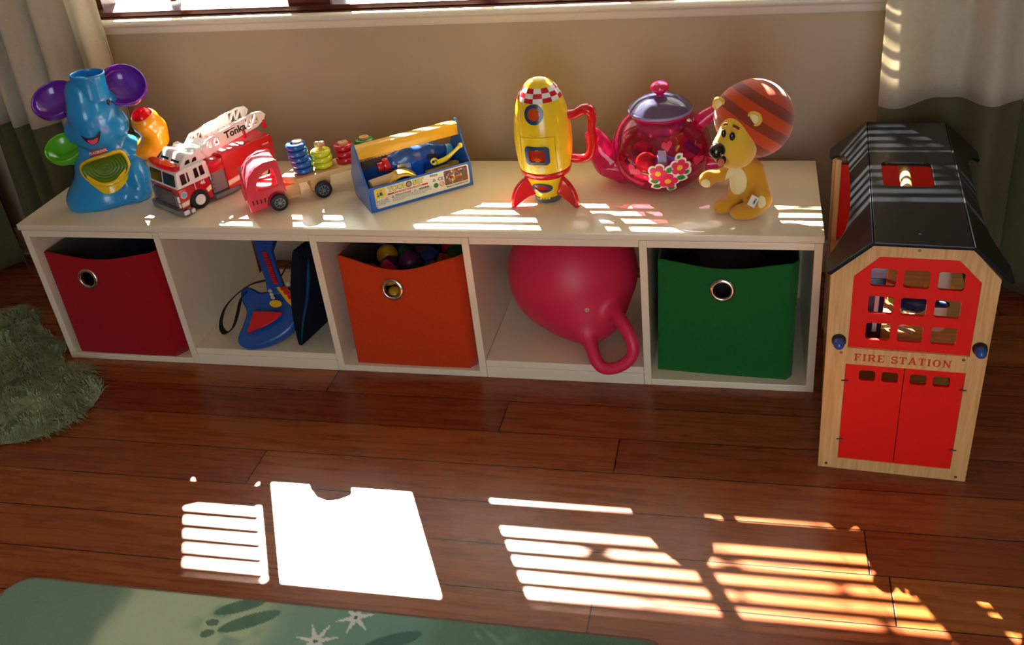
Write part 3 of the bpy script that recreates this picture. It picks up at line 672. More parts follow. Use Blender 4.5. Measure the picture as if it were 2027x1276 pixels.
L_ = [('ball', .850, .16, .232, .026, 'yellow', 'dull yellow ball at the left back'), ('cube', .845, .085, .220, .020, 'red', 'red cube at the left'), ('ball', .915, .135, .228, .028, 'purple', 'purple ball in the middle'),
      ('brick', .885, .055, .226, .020, 'yellow', 'yellow brick nearest the front rim'), ('cube', .935, .06, .222, .021, 'orange', 'orange cube near the front'), ('brick', .985, .085, .240, .017, 'orange', 'upright orange brick'),
      ('cylinder', 1.030, .08, .225, .022, 'pink', 'pink cylinder at the right'), ('cube', .965, .15, .232, .024, 'blue', 'blue cube at the back'), ('ball', 1.025, .16, .235, .028, 'green', 'green ball at the right back'),
      ('brick', .830, .23, .225, .024, 'blue', 'blue brick deep at the left'), ('cube', .905, .24, .230, .026, 'green', 'green cube deep in the middle'), ('cylinder', .99, .25, .232, .026, 'purple', 'purple cylinder deep at the right'),
      ('ball', .905, .038, .200, .018, 'yellow', 'yellow ball seen through the ring hole'), ('brick', 1.045, .045, .215, .018, 'green', 'green brick at the front right')]
for i, (k, x, y, z, s, c, l) in enumerate(L_):
    block('toy_' + k, l + ' inside the orange box', 'toy piece', k, (x, y, z), s, c, ((i * 37) % 50 + 5, (i * 53) % 60 - 30, (i * 71) % 90), gI)
for i in range(11):
    k = ['ball', 'cube', 'brick', 'cylinder'][i % 4]; c = ['red', 'purple', 'pink', 'green', 'blue', 'orange', 'yellow', 'purple', 'red', 'green', 'pink'][i]
    x, y = [(.828, .105), (.868, .125), (.885, .085), (.945, .105), (.975, .115), (1.005, .125), (1.058, .13), (.935, .185), (.998, .195), (.882, .195), (1.01, .05)][i]
    spot = ['by the left wall', 'second from the left wall', 'behind the yellow brick', 'in the very middle', 'right of the middle', 'left of the green ball', 'by the right wall', 'deep behind the purple ball', 'deep right of the middle', 'deep behind the yellow ball', 'close to the right front'][i]
    block('toy_' + k, f'small {c} {k} {spot} inside the orange box', 'toy piece', k, (x, y, .222 + .006 * (i % 3)), .017 + .002 * (i % 3), c, (i * 41 % 50 + 3, i * 29 % 60, i * 59 % 90), gI)
# lower layers that carry them
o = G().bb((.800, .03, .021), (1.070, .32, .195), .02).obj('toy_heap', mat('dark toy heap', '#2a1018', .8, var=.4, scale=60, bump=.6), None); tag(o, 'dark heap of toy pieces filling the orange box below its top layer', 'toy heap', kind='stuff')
def bundle(name, label, c, r, m, seed):
    rg = np.random.RandomState(seed); offs = [(rg.uniform(-.6, .6), rg.uniform(-.6, .6), rg.uniform(-.2, .5), rg.uniform(.4, .7)) for _ in range(9)]
    def f(P):
        d = sd_ell(P, (0, 0, 0), r)
        for a, b, c_, s in offs: d = su(d, sd_ell(P, (a * r[0], b * r[1], c_ * r[2]), (s * r[0] * .6, s * r[1] * .6, s * r[2])), .02)
        return d + .004 * np.sin(P[..., 0] * 70 + P[..., 1] * 40) 
    o = sdf_obj(name, f, (-r[0] * 1.1, -r[1] * 1.1, -r[2] * 1.1), (r[0] * 1.1, r[1] * 1.1, r[2] * 1.5), .005, m); o.location = c; tag(o, label, 'cloth')
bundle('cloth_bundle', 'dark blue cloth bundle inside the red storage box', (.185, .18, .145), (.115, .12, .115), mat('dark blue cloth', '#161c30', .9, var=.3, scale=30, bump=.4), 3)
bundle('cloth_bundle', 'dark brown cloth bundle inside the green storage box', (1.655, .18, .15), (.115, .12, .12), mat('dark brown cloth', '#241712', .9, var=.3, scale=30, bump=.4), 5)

# ------------------------------------------------------------------ rugs
def rug_me():
    x0, x1, y0, y1 = .355, 1.60, -1.75, -.683; r = .055; V = []; F = []; cols = []
    nx = 420; xs = np.linspace(x0, x1, nx); ysn = np.concatenate([np.linspace(y1, -.90, 90), np.linspace(-.92, y0, 30)]); ny = len(ysn)
    rg = np.random.RandomState(1); 
    X, Y = np.meshgrid(xs, ysn, indexing='ij')
    def nz(s, seed):
        q = np.random.RandomState(seed); d = 0
        for k in range(6): a, b, c = q.normal(size=3); d = d + np.sin((a * X + b * Y) * s + c * 3)
        return d / 3
    def hx(h): return np.array(lin(h)[:3])
    dark, light, mid, petal, teal_, white = hx('#7c9c84'), hx('#c6dab4'), hx('#8fb49c'), hx('#55806a'), hx('#7fae9c'), hx('#eef2ec')
    col = np.zeros(X.shape + (3,)); 
    def band(a, b, s=.008): return 1 / (1 + np.exp(-(X - a) / s)) * (1 / (1 + np.exp((X - b) / s)))
    sx = X + .006 * nz(60, 3)
    def mixc(w, c): 
        nonlocal col; col = col * (1 - w[..., None]) + c * w[..., None]
    col[:] = dark; mixc(1 / (1 + np.exp(-(sx - .608) / .006)), light); mixc(1 / (1 + np.exp(-(sx - .90) / .012)), mid); mixc(1 / (1 + np.exp(-(sx - 1.00) / .02)), teal_)
    mixc(np.clip(nz(120, 5) * 1.5 - .1, 0, 1) * band(.77, .90, .01) * .8, mid); mixc(1 / (1 + np.exp(-(sx - 1.19) / .012)), hx('#6c927c')); mixc(np.clip(nz(150, 8), 0, 1) * (sx > 1.27) * .6, hx('#98b892')); mixc(1 / (1 + np.exp(-(sx - 1.36) / .02)) * .9, hx('#567a60'))
    def ell(cx, cy, a, b, ang): c_, s_ = math.cos(R(ang)), math.sin(R(ang)); u = (X - cx) * c_ + (Y - cy) * s_; v = -(X - cx) * s_ + (Y - cy) * c_; return (u / a) ** 2 + (v / b) ** 2
    for cx, cy, a, b, ang in ((.835, -.706, .045, .013, 25), (.865, -.735, .052, .014, 28), (.80, -.745, .012, .007, 0), (.802, -.768, .012, .008, 20), (1.13, -.745, .050, .014, 25), (1.10, -.78, .05, .016, 30), (.92, -.86, .06, .02, 30)):
        mixc(np.clip((1.15 - ell(cx, cy, a, b, ang)) * 8, 0, 1) * .9, petal if cx < 1 else hx('#4a7a6c'))
    for cx, cy, rr, k, a0 in ((1.052, -.705, .036, 6, 20), (1.000, -.760, .040, 7, 70), (1.10, -.86, .04, 7, 10), (.90, -.93, .04, 6, 0), (1.25, -1.0, .04, 7, 0)):
        d = np.hypot(X - cx, Y - cy); th = np.arctan2(Y - cy, X - cx) - R(a0); pet = 1 - np.abs(((th / (2 * math.pi) * k) % 1) - .5) * 2
        w = np.clip((.0062 * (1 - d / rr) + .0006 - pet * math.pi / k * d) * 2500, 0, 1) * (d < rr); w = np.where(d < .008, 1, w); mixc(w, white); mixc((d < .0035) * 1.0, petal)
    # frayed dark binding
    dist = np.minimum(np.minimum(X - x0, x1 - X), np.minimum(Y - y0, y1 - Y)); 
    cxn = np.clip(X, x0 + r, x1 - r); cyn = np.clip(Y, y0 + r, y1 - r); dc = r - np.hypot(X - cxn, Y - cyn); dist = np.where((X != cxn) & (Y != cyn), dc, dist)
    mixc(np.clip((.0100 - dist) * 700, 0, 1), hx('#806458'))
    Z = .008 * np.clip(dist / .006, 0, 1) ** .5 + rg.uniform(-.0006, .0006, X.shape)
    idx = -np.ones(X.shape, int); 
    for i in range(nx):
        for j in range(ny):
            if dist[i, j] >= -1e-4: idx[i, j] = len(V); V.append((X[i, j], Y[i, j], max(Z[i, j], .0008))); cols.append(col[i, j])
    for i in range(nx - 1):
        for j in range(ny - 1):
            q = [idx[i, j], idx[i + 1, j], idx[i + 1, j + 1], idx[i, j + 1]]
            if min(q) >= 0: F.append(tuple(q))
    me = bpy.data.meshes.new('rug'); me.from_pydata(V, [], F); ca = me.color_attributes.new('pattern', 'FLOAT_COLOR', 'POINT')
    ca.data.foreach_set('color', np.concatenate([np.array(cols), np.ones((len(cols), 1))], 1).astype(np.float32).ravel()); me.update(); return me
rm = mat('rug pile', '#ffffff', .95, spec=.1, bump=.9, bscale=700, sheen=.2); nt = rm.node_tree
at_ = nt.nodes.new('ShaderNodeAttribute'); at_.attribute_name = 'pattern'; b = nt.nodes['Principled BSDF']; mxn = b.inputs['Base Color'].links[0].from_node; mxn.blend_type = 'MULTIPLY'
nt.links.new(at_.outputs['Color'], mxn.inputs[6]); mxn.inputs[7].default_value = (.98, .98, .98, 1)
o = link('patterned_rug', rug_me(), rm, None, 180); tag(o, 'green patterned rug with pale star flowers at the bottom edge', 'rug')
# shaggy sheepskin rug
def shaggy():
    rg = np.random.RandomState(9); lobes = [(-.28, -.10, .30, .23), (-.12, -.20, .26, .165), (-.33, .10, .16, .10), (.02, -.19, .175, .155)]
    def d(x, y): return min(((x - a) / rx) ** 2 + ((y - b) / ry) ** 2 for a, b, rx, ry in lobes)
    V = []; F = []
    # backing
    P = [];
    for a, b, rx, ry in lobes:
        n = len(V); k = 32
        V.append((a, b, .022))
        for i in range(k): w = 2 * math.pi * i / k; V.append((a + rx * .97 * math.cos(w), b + ry * .97 * math.sin(w), .003))
        for i in range(k): F.append((n, n + 1 + i, n + 1 + (i + 1) % k))
    cnt = 0
    while cnt < 15000:
        x = rg.uniform(-.6, .22); y = rg.uniform(-.42, .24); q = d(x, y)
        if q > 1: continue
        cnt += 1
        cl = math.sin(x * 60 + 3 * math.sin(y * 45)) * math.sin(y * 55 + 2 * math.sin(x * 38)); a = 2.2 * math.sin(x * 21 + 1) + 2.0 * math.cos(y * 24) + rg.normal() * .5
        ln = rg.uniform(.022, .042); h = (.020 + .012 * cl) * (1 - q ** 3 * .7); dx, dy = math.cos(a), math.sin(a); w = rg.uniform(.0006, .0014); px, py = -dy * w, dx * w
        ox, oy = (x + .12) / 3, (y + .12) / 3
        n = len(V); z0 = .004
        p1 = (x + dx * ln * .35, y + dy * ln * .35, z0 + h); p2 = (x + dx * ln + ox * .02, y + dy * ln + oy * .02, z0 + h * rg.uniform(.5, .95))
        V += [(x - px, y - py, z0), (x + px, y + py, z0), (p1[0] + px, p1[1] + py, p1[2]), (p1[0] - px, p1[1] - py, p1[2]), p2]
        F += [(n, n + 1, n + 2, n + 3), (n + 3, n + 2, n + 4)]
    me = bpy.data.meshes.new('fur'); me.from_pydata(V, [], F); me.update(); return me
o = link('shaggy_rug', shaggy(), mat('sheepskin', '#95a37e', .9, spec=.15, var=.35, scale=14), None, None); tag(o, 'grey green shaggy sheepskin rug on the floor at the left edge', 'rug')
# ------------------------------------------------------------------ toys on the bench top
TZ = SH + .0002
def glossy(name, col, rough=.22, **k): return mat(name, col, rough, coat=.4, spec=.5, var=.03, scale=20, **k)
# ---- rocket
rk = thing('toy_rocket', 'yellow toy rocket with red fins, chequered nose and red handle', 'toy rocket', (1.261, .165, TZ), 0)
ryel = glossy('rocket yellow', '#f4d024', .2, sss=.15); rred = glossy('rocket red', '#c8101e', .15); rblue = glossy('rocket blue', '#1c3f6e', .3); rwhite = glossy('rocket white', '#efe9e0')
prof = [(.0290, .012), (.0335, .022), (.0385, .035), (.0440, .050), (.0490, .062), (.0530, .072), (.0570, .085), (.0600, .100), (.0620, .120), (.0630, .140), (.0630, .160), (.0618, .180), (.0590, .200), (.0545, .220), (.0495, .236), (.0455, .246), (.0410, .2545), (.0355, .2625), (.0290, .2700), (.0210, .2765), (.0110, .2808), (0, .2820)]
def prof_dense(p, n=3):
    P = [Vector(q) for q in p]; Q = []
    for i in range(len(P) - 1):
        p0, p1, p2, p3 = P[max(i - 1, 0)], P[i], P[i + 1], P[min(i + 2, len(P) - 1)]
        for k in range(n): t = k / n; q = 0.5 * ((2 * p1) + (p2 - p0) * t + (2 * p0 - 5 * p1 + 4 * p2 - p3) * t * t + (3 * p1 - p0 - 3 * p2 + p3) * t ** 3); Q.append((max(q.x, 0), q.y))
    Q.append(tuple(P[-1])); return Q
pd = prof_dense(prof)
G().lathe(pd, 64).obj('hull', ryel, rk, 60)
rs_ = lathe_surf(pd)
# chequered band
g = G(); zb = [.2405, .2495, .2585, .2675]; n = 14; lf = .0005
for r_ in range(3):
    for c in range(n):
        V = []; mi = (r_ + c) % 2
        for a in range(5):
            for b in range(3):
                z = zb[r_] + (zb[r_ + 1] - zb[r_]) * b / 2; th = 2 * math.pi * (c + a / 4 + .25) / n; r = float(np.interp(z, [p[1] for p in pd], [p[0] for p in pd])) + lf; V.append((r * math.cos(th), r * math.sin(th), z))
        g.add(V, [(a * 3 + b, (a + 1) * 3 + b, (a + 1) * 3 + b + 1, a * 3 + b + 1) for a in range(4) for b in range(2)], mi)
g.obj('chequered_band', [rwhite, glossy('chequer red', '#c2202a')], rk, 180)
G().lathe([(.0500, .066), (.0530, .067), (.0550, .069), (.0568, .076), (.0578, .080), (.0572, .083), (.052, .083)], 64, cap=False).obj('belt', rred, rk, 40)
G().lathe([(.020, 0), (.0275, 0), (.0300, .004), (.0315, .013), (.028, .015)], 48).obj('base_ring', mat('rocket grey', '#55605e', .4), rk, 40)
glassr = glossy('rocket window red', '#a8240c', .08, emis=None)
for nm, out, c in (('round', circ(-.004, .2195, .0205, 36), None), ('square', rrect(-.030, .107, .024, .150, .009), None), ('oval', circ(-.004, .043, .0235, 36, .0125), None)):
    decal(G(), out, rs_, .0030, .66, 2).obj('window_frame', rblue, rk, 50)
    cx = sum(p[0] for p in out) / len(out); cz = sum(p[1] for p in out) / len(out); inn = [(cx + (p[0] - cx) * .70, cz + (p[1] - cz) * .70) for p in out]
    decal(G(), inn, rs_, .0008, 0, 3, rim=False).obj('window_glass', glassr if nm != 'round' else glossy('rocket window orange', '#c8501c', .08), rk, 180)
decal(G(), circ(.004, .0955, .0085), rs_, .0005).obj('round_sticker', mat('cream sticker', '#e8dca8', .5), rk, 180)
# grooves of the door
g = G()
for x in (-.040, .036):
    g.tube([rs_(x, z, .0002) for z in np.linspace(.088, .168, 9)], .0005, n=6)
g.tube([rs_(x, .168 + .002 * math.cos(x * 40), .0002) for x in np.linspace(-.040, .036, 14)], .0005, n=6); g.obj('door_seam', mat('seam', '#a88a10', .5), rk, 60)
g = G(); 
for x in (-.016, -.010, -.004, .002, .008): g.box(rs_(x - .002, .173, .0004), (.004, .002, .0025), .0008)
g.obj('grip_ridges', ryel, rk)
g = G()
for x in (-.010, -.004, .002, .008): g.box(rs_(x, .014, .001), (.0045, .003, .006), .001)
g.obj('hull_clip', ryel, rk)
finp = [(.042, .066), (.058, .061), (.074, .049), (.085, .032), (.090, .013), (.090, .001), (.084, .0), (.074, .005), (.060, .011), (.046, .017), (.030, .022), (.036, .045)]
for a in (217, 325, 92):
    me = plate(smooth_loop(finp, 4), (), .011, .003)
    for v in me.vertices: v.co.z += .10 * max(0, v.co.x - .04) ** 1.0 * (1 if a != 325 else -1) * .6; v.co.y = max(v.co.y, .0005)
    G().me(me, M=Matrix.Rotation(R(a), 4, 'Z') @ FRONT).obj('fin', rred, rk, 50)
Hm = Matrix.Rotation(R(4), 4, 'Z')
hp = [(.050, .196), (.072, .198), (.090, .207), (.104, .205), (.108, .190), (.106, .165), (.108, .140), (.106, .118), (.098, .100), (.082, .094), (.056, .096)]
g = G().tube([Hm @ Vector((x, 0, z)) for x, z in hp], [.0140, .0135, .0150, .0160, .0140, .0115, .0120, .0120, .0130, .0130, .0130], n=16, flat=.75, up=(0, 1, 0), sub=5); g.obj('handle', glossy('rocket handle red', '#d3121c', .12, sss=.3), rk, 180)

# ---- teapot
tp = thing('toy_teapot', 'see-through pink toy teapot with mauve lid and flower sticker, full of bricks', 'toy teapot', (1.508, .252, TZ), 0)
pink = clear_mat('clear pink plastic', '#f59cb8', .05, .20, '#d02a68'); mauve = clear_mat('clear mauve plastic', '#9a98c8', .05, .62, '#7c7ca2')
hotpink = glossy('hot pink plastic', '#d81e62', .18, sss=.2)
bp_ = prof_dense([(.050, .001), (.066, .006), (.082, .018), (.096, .035), (.106, .055), (.1105, .075), (.1090, .100), (.102, .122), (.090, .142), (.076, .156), (.0660, .163), (.0640, .168)])
G().lathe(bp_, 72, cap=False).lathe([(0, .001), (.050, .001)], 72, cap=False).obj('body', pink, tp, 180)
ts_ = lathe_surf(bp_)
G().lathe([(.0600, .165), (.0660, .1655), (.0675, .168), (.066, .1705), (.060, .1705)], 64, cap=False).obj('rim', hotpink, tp, 60)
G().lathe([(.0585, .168), (.057, .150), (.052, .128), (.044, .1265)], 48, cap=False).obj('inner_sieve', clear_mat('clear magenta plastic', '#e890c0', .1, .30, '#b83088'), tp, 180)
G().lathe(prof_dense([(.0675, .172), (.0695, .174), (.0685, .1785), (.058, .189), (.044, .198), (.026, .204), (.008, .206), (0, .206)]), 64, cap=False).obj('lid', mauve, tp, 60)
G().lathe([(.0690, .1718), (.0706, .1735), (.0706, .1765), (.0690, .1785), (.0675, .1765)], 64, cap=False).obj('lid_edge', glossy('mauve plastic', '#8284b0', .2), tp, 60)
G().lathe(prof_dense([(.0085, .2045), (.0085, .210), (.0145, .214), (.0200, .221), (.0190, .229), (.0120, .2345), (0, .236)]), 32).obj('lid_knob', hotpink, tp, 180)
def f(P):
    d = chain(P, [(-.085, 0, .045), (-.115, -.004, .055), (-.138, -.008, .085), (-.150, -.010, .118)], [.046, .036, .026, .019], .02)
    d = np.maximum(d, -sd_ell(P, (.003, 0, .078), (.104, .104, .09))); d = np.maximum(d, -sd_cap(P, (-.150, -.010, .112), (-.162, -.012, .17), .014, .018))
    return np.maximum(d, P[..., 2] - (.128 + (-.12 - P[..., 0]) * .45))
sdf_obj('spout', f, (-.20, -.06, -.005), (-.05, .06, .165), .0022, clear_mat('spout pink', '#f070a4', .06, .55, '#e0327c'), tp)
G().tube([(.078, .0, .138), (.105, .0, .160), (.135, .002, .172), (.158, .004, .155), (.168, .005, .115), (.160, .004, .075), (.135, .002, .050), (.096, .0, .045)], [.020, .016, .013, .012, .012, .012, .013, .016], n=16, sub=6).obj('handle', hotpink, tp, 180)
# flower sticker
stw = mat('sticker white', '#f2ece0', .4); stp = mat('sticker pink', '#e0285e', .4); sty = mat('sticker yellow', '#f0c020', .4); stg = mat('sticker green', '#2f8a3a', .4)
FL = [(.002, .060, .0195), (.048, .070, .0185), (.022, .038, .0215)]; LV = [(.026, .067, .016, 60), (-.006, .040, .019, 190), (-.002, .024, .019, 200), (.050, .044, .019, -30), (.028, .014, .018, 250), (.046, .094, .009, 30), (.062, .056, .013, 40), (.026, .053, .012, 90)]
def petals(cx, cz, r, grow=0):
    return [(cx + (r * (.70 + .30 * abs(math.cos(2.5 * a)) ** .6) + grow) * math.cos(a + 1.3), cz + (r * (.70 + .30 * abs(math.cos(2.5 * a)) ** .6) + grow) * math.sin(a + 1.3)) for a in [2 * math.pi * i / 50 for i in range(50)]]
def leaf(cx, cz, L, ang, grow=0):
    c, s = math.cos(R(ang)), math.sin(R(ang)); P = [(u, .38 * L * math.sin(math.pi * (u / L + .5)) ** .8 if 0 < u / L + .5 < 1 else 0) for u in np.linspace(-L / 2, L / 2, 9)]
    P = P + [(u, -v) for u, v in P[::-1][1:-1]]; k = 1 + grow / L * 3.2; return [(cx + (u * c - v * s) * k, cz + (u * s + v * c) * k) for u, v in P]
def tsp(x, z, l): return ts_(x, max(z + .010, .004), l)
g = G()
for q in FL: decal(g, petals(*q, .004), tsp, .0006, mi=0)
for q in LV: decal(g, leaf(*q, .0035), tsp, .0006, mi=0)
for q in LV: decal(g, leaf(*q), tsp, .0010, mi=3, rim=False)
for q in FL: decal(g, petals(*q), tsp, .0012, mi=1, rim=False); decal(g, circ(q[0], q[1], q[2] * .33, 18), tsp, .0016, mi=2, rim=False)
g.obj('flower_sticker', [stw, stp, sty, stg], tp, None)
def heart(cx, cz, s, ang=0):
    P = []
    for i in range(32):
        t = 2 * math.pi * i / 32; x = 16 * math.sin(t) ** 3 / 17; y = (13 * math.cos(t) - 5 * math.cos(2 * t) - 2 * math.cos(3 * t) - math.cos(4 * t)) / 17; c, q = math.cos(R(ang)), math.sin(R(ang)); P.append((cx + s * (x * c - y * q), cz + s * (x * q + y * c)))
    return P
for c in ((.021, .118, .012, 10), (-.052, .062, .016, -35), (.085, .075, .012, -20)): decal(G(), heart(*c), tsp, .0008).obj('heart_sticker', stp, tp, None)
gI = 'toy bricks inside the pink teapot'
for i, (k, x, y, z, s, c, l) in enumerate([('brick', -.030, -.030, .030, .022, 'orange', 'orange brick low at the left'), ('cube', -.058, -.005, .055, .022, 'green', 'green cube beside the spout'), ('ball', -.030, -.045, .066, .024, 'orange', 'orange ball at the left front'),
        ('brick', .020, -.055, .070, .024, 'blue', 'blue brick behind the flower sticker'), ('cube', .020, -.020, .032, .028, 'blue', 'large blue cube low in the middle'), ('brick', .070, -.035, .098, .018, 'blue', 'small blue brick at the right'),
        ('cylinder', .060, .02, .060, .028, 'red', 'red cylinder at the right'), ('cube', .030, .01, .105, .020, 'yellow', 'yellow cube in the upper middle'), ('brick', -.045, .045, .062, .028, 'red', 'red brick at the back left'), ('ball', .030, .055, .055, .036, 'pink', 'pink ball at the back')]):
    o = block('toy_' + k, l + ' inside the pink teapot', 'toy brick', k, (1.508 + x, .252 + y, TZ + z), s, c, (i * 31 % 40, i * 47 % 40, i * 67 % 90), gI)

# ---- plush lion
ln_ = thing('plush_lion', 'standing yellow plush lion toy with a big round red-brown mane', 'plush toy', (1.680, .120, TZ), 0)
ply = mat('yellow plush', '#e8b93c', .9, spec=.15, var=.06, scale=40, bump=.3, bscale=1500, sheen=.4); plb = mat('golden plush', '#d89a28', .92, spec=.1, var=.08, scale=40, bump=.35, bscale=1500, sheen=.4)
cr = mat('cream plush', '#efe0a6', .9, spec=.1, bump=.25, bscale=1500, sheen=.3)
def mane_mat():
    m = mat('mane plush', '#a4401e', .92, spec=.12, bump=.35, bscale=1500, sheen=.4); nt = m.node_tree; N = nt.nodes; L = nt.links; mxn = N['Principled BSDF'].inputs['Base Color'].links[0].from_node
    tc = N.new('ShaderNodeTexCoord'); mp = N.new('ShaderNodeMapping'); mp.inputs['Rotation'].default_value = (R(20), R(-35), R(40)); mp.inputs['Location'].default_value = (.013, 0, 0)
    wv = N.new('ShaderNodeTexWave'); wv.inputs['Scale'].default_value = 7.5; wv.inputs['Distortion'].default_value = 1.2; wv.inputs['Detail'].default_value = 0; wv.bands_direction = 'Z'
    L.new(tc.outputs['Object'], mp.inputs[0]); L.new(mp.outputs[0], wv.inputs['Vector']); rp = N.new('ShaderNodeValToRGB'); rp.color_ramp.interpolation = 'EASE'
    e = rp.color_ramp.elements; e[0].position = .42; e[0].color = lin('#8a3a26'); e[1].position = .50; e[1].color = lin('#c8481c'); L.new(wv.outputs['Fac'], rp.inputs[0]); L.new(rp.outputs[0], N['Principled BSDF'].inputs['Base Color']); return m
def fbody(P):
    d = sd_ell(P, (.014, .004, .074), (.034, .031, .046)); d = su(d, sd_ell(P, (.006, 0, .105), (.026, .026, .022)), .015)
    d = su(d, chain(P, [(-.010, -.006, .097), (-.038, -.020, .086), (-.056, -.028, .088)], [.014, .0125, .013], .004), .008)
    d = su(d, sd_ell(P, (-.064, -.032, .082), (.017, .014, .017)), .006)
    d = su(d, chain(P, [(.036, -.004, .094), (.047, -.018, .062), (.052, -.026, .045)], [.015, .013, .013], .004), .006); d = su(d, sd_ell(P, (.054, -.028, .036), (.015, .014, .022)), .005)
    d = su(d, chain(P, [(.000, .006, .045), (-.010, .002, .018)], [.021, .017]), .008); d = su(d, chain(P, [(.030, -.002, .045), (.028, -.020, .018)], [.022, .018]), .008)
    d = su(d, sd_rell(P, (-.022, -.012, .0145), (.034, .021, .0165), (0, 0, 40)), .006); d = su(d, sd_rell(P, (.018, -.040, .0150), (.038, .023, .0170), (0, 0, 28)), .006)
    return np.maximum(d, -P[..., 2] + .0003)
sdf_obj('body', fbody, (-.095, -.08, -.003), (.085, .05, .135), .0018, plb, ln_)
def fbelly(P): return np.maximum(fbody(P) - .0012, sd_ell(P, (-.006, -.026, .074), (.023, .03, .036)))
sdf_obj('belly_patch', fbelly, (-.05, -.06, .03), (.04, .02, .12), .0014, cr, ln_)
for c, r in (((-.066, -.045, .078), (.010, .009, .011)), ((.047, -.041, .036), (.009, .008, .014))): sdf_obj('paw_pad', lambda P: np.maximum(fbody(P) - .0010, sd_ell(P, c, r)), tuple(c[i] - r[i] for i in range(3)), tuple(c[i] + r[i] for i in range(3)), .0012, cr, ln_)
def fhead(P):
    d = sd_rell(P, (-.006, -.030, .175), (.033, .036, .052), (12, -10, 0)); d = su(d, sd_rell(P, (-.008, -.040, .152), (.041, .040, .038), (0, 0, 35)), .02); d = su(d, sd_ell(P, (-.030, -.058, .160), (.022, .022, .026)), .02)
    mo = sd_rell(P, (-.034, -.078, .1435), (.012, .018, .014), (0, 25, 35)); return ssub(d, mo, .004)
sdf_obj('head', fhead, (-.07, -.10, .10), (.05, .03, .24), .0018, ply, ln_)
G().lathe([(.0135 * math.sin(R(a)), -.0135 * math.cos(R(a))) for a in range(0, 181, 15)], 24, Matrix.Translation((-.0315, -.0660, .1420)) @ Matrix.Rotation(R(35), 4, 'Z') @ Matrix.Diagonal((1, .55, 1.1, 1)), cap=False).obj('mouth_lining', mat('mouth black', '#170a0a', .6), ln_, 180)
G().lathe([(.0085 * math.sin(R(a)), -.0085 * math.cos(R(a))) for a in range(0, 181, 20)], 20, Matrix.Translation((-.0345, -.0735, .1395)) @ Matrix.Rotation(R(35), 4, 'Z') @ Matrix.Diagonal((.9, .6, 1.1, 1)), cap=False).obj('tongue', mat('tongue pink', '#d4705c', .6), ln_, 180)
sdf_obj('mane', lambda P: su(sd_ell(P, (.030, .022, .194), (.078, .074, .081)), sd_ell(P, (.000, -.006, .215), (.046, .040, .050)), .03), (-.06, -.06, .105), (.115, .105, .285), .0024, mane_mat(), ln_)
blk = mat('glossy black plastic', '#0a0a0c', .12, coat=.6)
def ball(c, r, rot=0): return Matrix.Translation(c) @ Matrix.Rotation(R(rot), 4, 'Z') @ Matrix.Diagonal((r[0], r[1], r[2], 1))
us = [(math.sin(R(a)), -math.cos(R(a))) for a in range(0, 181, 12)]
G().lathe(us, 28, ball((-.0420, -.0840, .1690), (.0175, .015, .0165), 35), cap=False).obj('nose', blk, ln_, 180)
for c, r in (((-.0300, -.0660, .1980), (.0052, .0045, .0085)), ((-.0130, -.0700, .1935), (.0062, .005, .0090))): G().lathe(us, 20, ball(c, r, 35), cap=False).obj('eye', blk, ln_, 180)
bw = mat('brow brown', '#6e3418', .9)
G().tube([(-.0300, -.0560, .2135), (-.0265, -.0585, .2160), (-.0225, -.0600, .2155)], .0022, n=8, sub=4).obj('eyebrow', bw, ln_, 180); G().tube([(-.0120, -.0640, .2135), (-.0060, -.0640, .2110), (-.0010, -.0610, .2060)], .0026, n=8, sub=4).obj('eyebrow', bw, ln_, 180)
for c, rz in (((-.040, -.018, .240), -34), ((.028, -.050, .222), -12)):
    Mx = Matrix.Translation(c) @ Matrix.Rotation(R(rz), 4, 'Z') @ Matrix.Rotation(R(-12), 4, 'Y'); e = G().torus((0, 0, 0), .0125, .0038, Matrix(), 28, 10); e.v = [tuple(Mx @ (FRONT @ Vector(p))) for p in e.v]; er = e.obj('ear', ply, ln_, 180)
    G().lathe([(0, -.002), (.009, -.0015), (.0125, 0), (.009, .003), (0, .004)], 24, Mx @ FRONT).obj('ear_lining', cr, er, 180)
tgm = mat('white tag', '#e9e4da', .6); T = Matrix.Translation((.030, -.062, .048)) @ Matrix.Rotation(R(-18), 4, 'Z') @ FRONT @ Matrix.Rotation(R(-22), 4, 'Z')
tg = G().me(plate([(-.008, -.013), (.008, -.013), (.008, .013), (-.008, .013)], (), .0006), M=T).obj('tag', tgm, ln_)
ink = mat('black ink', '#15130f', .6)
G().me(text_me('TOMY', .0055, .0001, .0003), M=T @ Matrix.Translation((.0028, .002, .0005)) @ Matrix.Rotation(R(-90), 4, 'Z')).obj('tag_print', ink, tg, None)

# ---- toy tool box
tb = thing('toy_tool_box', 'blue plastic toy tool box with yellow handle bar and printed front sticker', 'toy tool box', (.8692, .0765, TZ), 37.9)
tbb = glossy('tool box blue', '#2a68bc', .3)
end = smooth_loop([(.001, .000), (.000, .030), (.000, .060), (.018, .082), (.035, .112), (.048, .140), (.060, .149), (.072, .145), (.086, .118), (.104, .085), (.122, .062), (.127, .055), (.124, .028), (.120, .000), (.060, .000)], 1)
for x in (.002, .250): 
    G().me(plate(end, (), .004, .0008), M=Matrix.Translation((x, 0, 0)) @ SIDE).obj('end_plate', tbb, tb)
G().bb((.004, .000, .0), (.248, .0032, .060), .0012).obj('front_panel', tbb, tb); G().bb((.004, .121, .0), (.248, .1245, .060), .0012).obj('back_panel', tbb, tb); G().bb((.004, .003, .0), (.248, .122, .003)).obj('bottom', tbb, tb)
hy = mat('handle yellow', '#f0b428', .35, coat=.2); G().bb((.003, .047, .112), (.249, .073, .141), .002).obj('handle_bar', hy, tb)
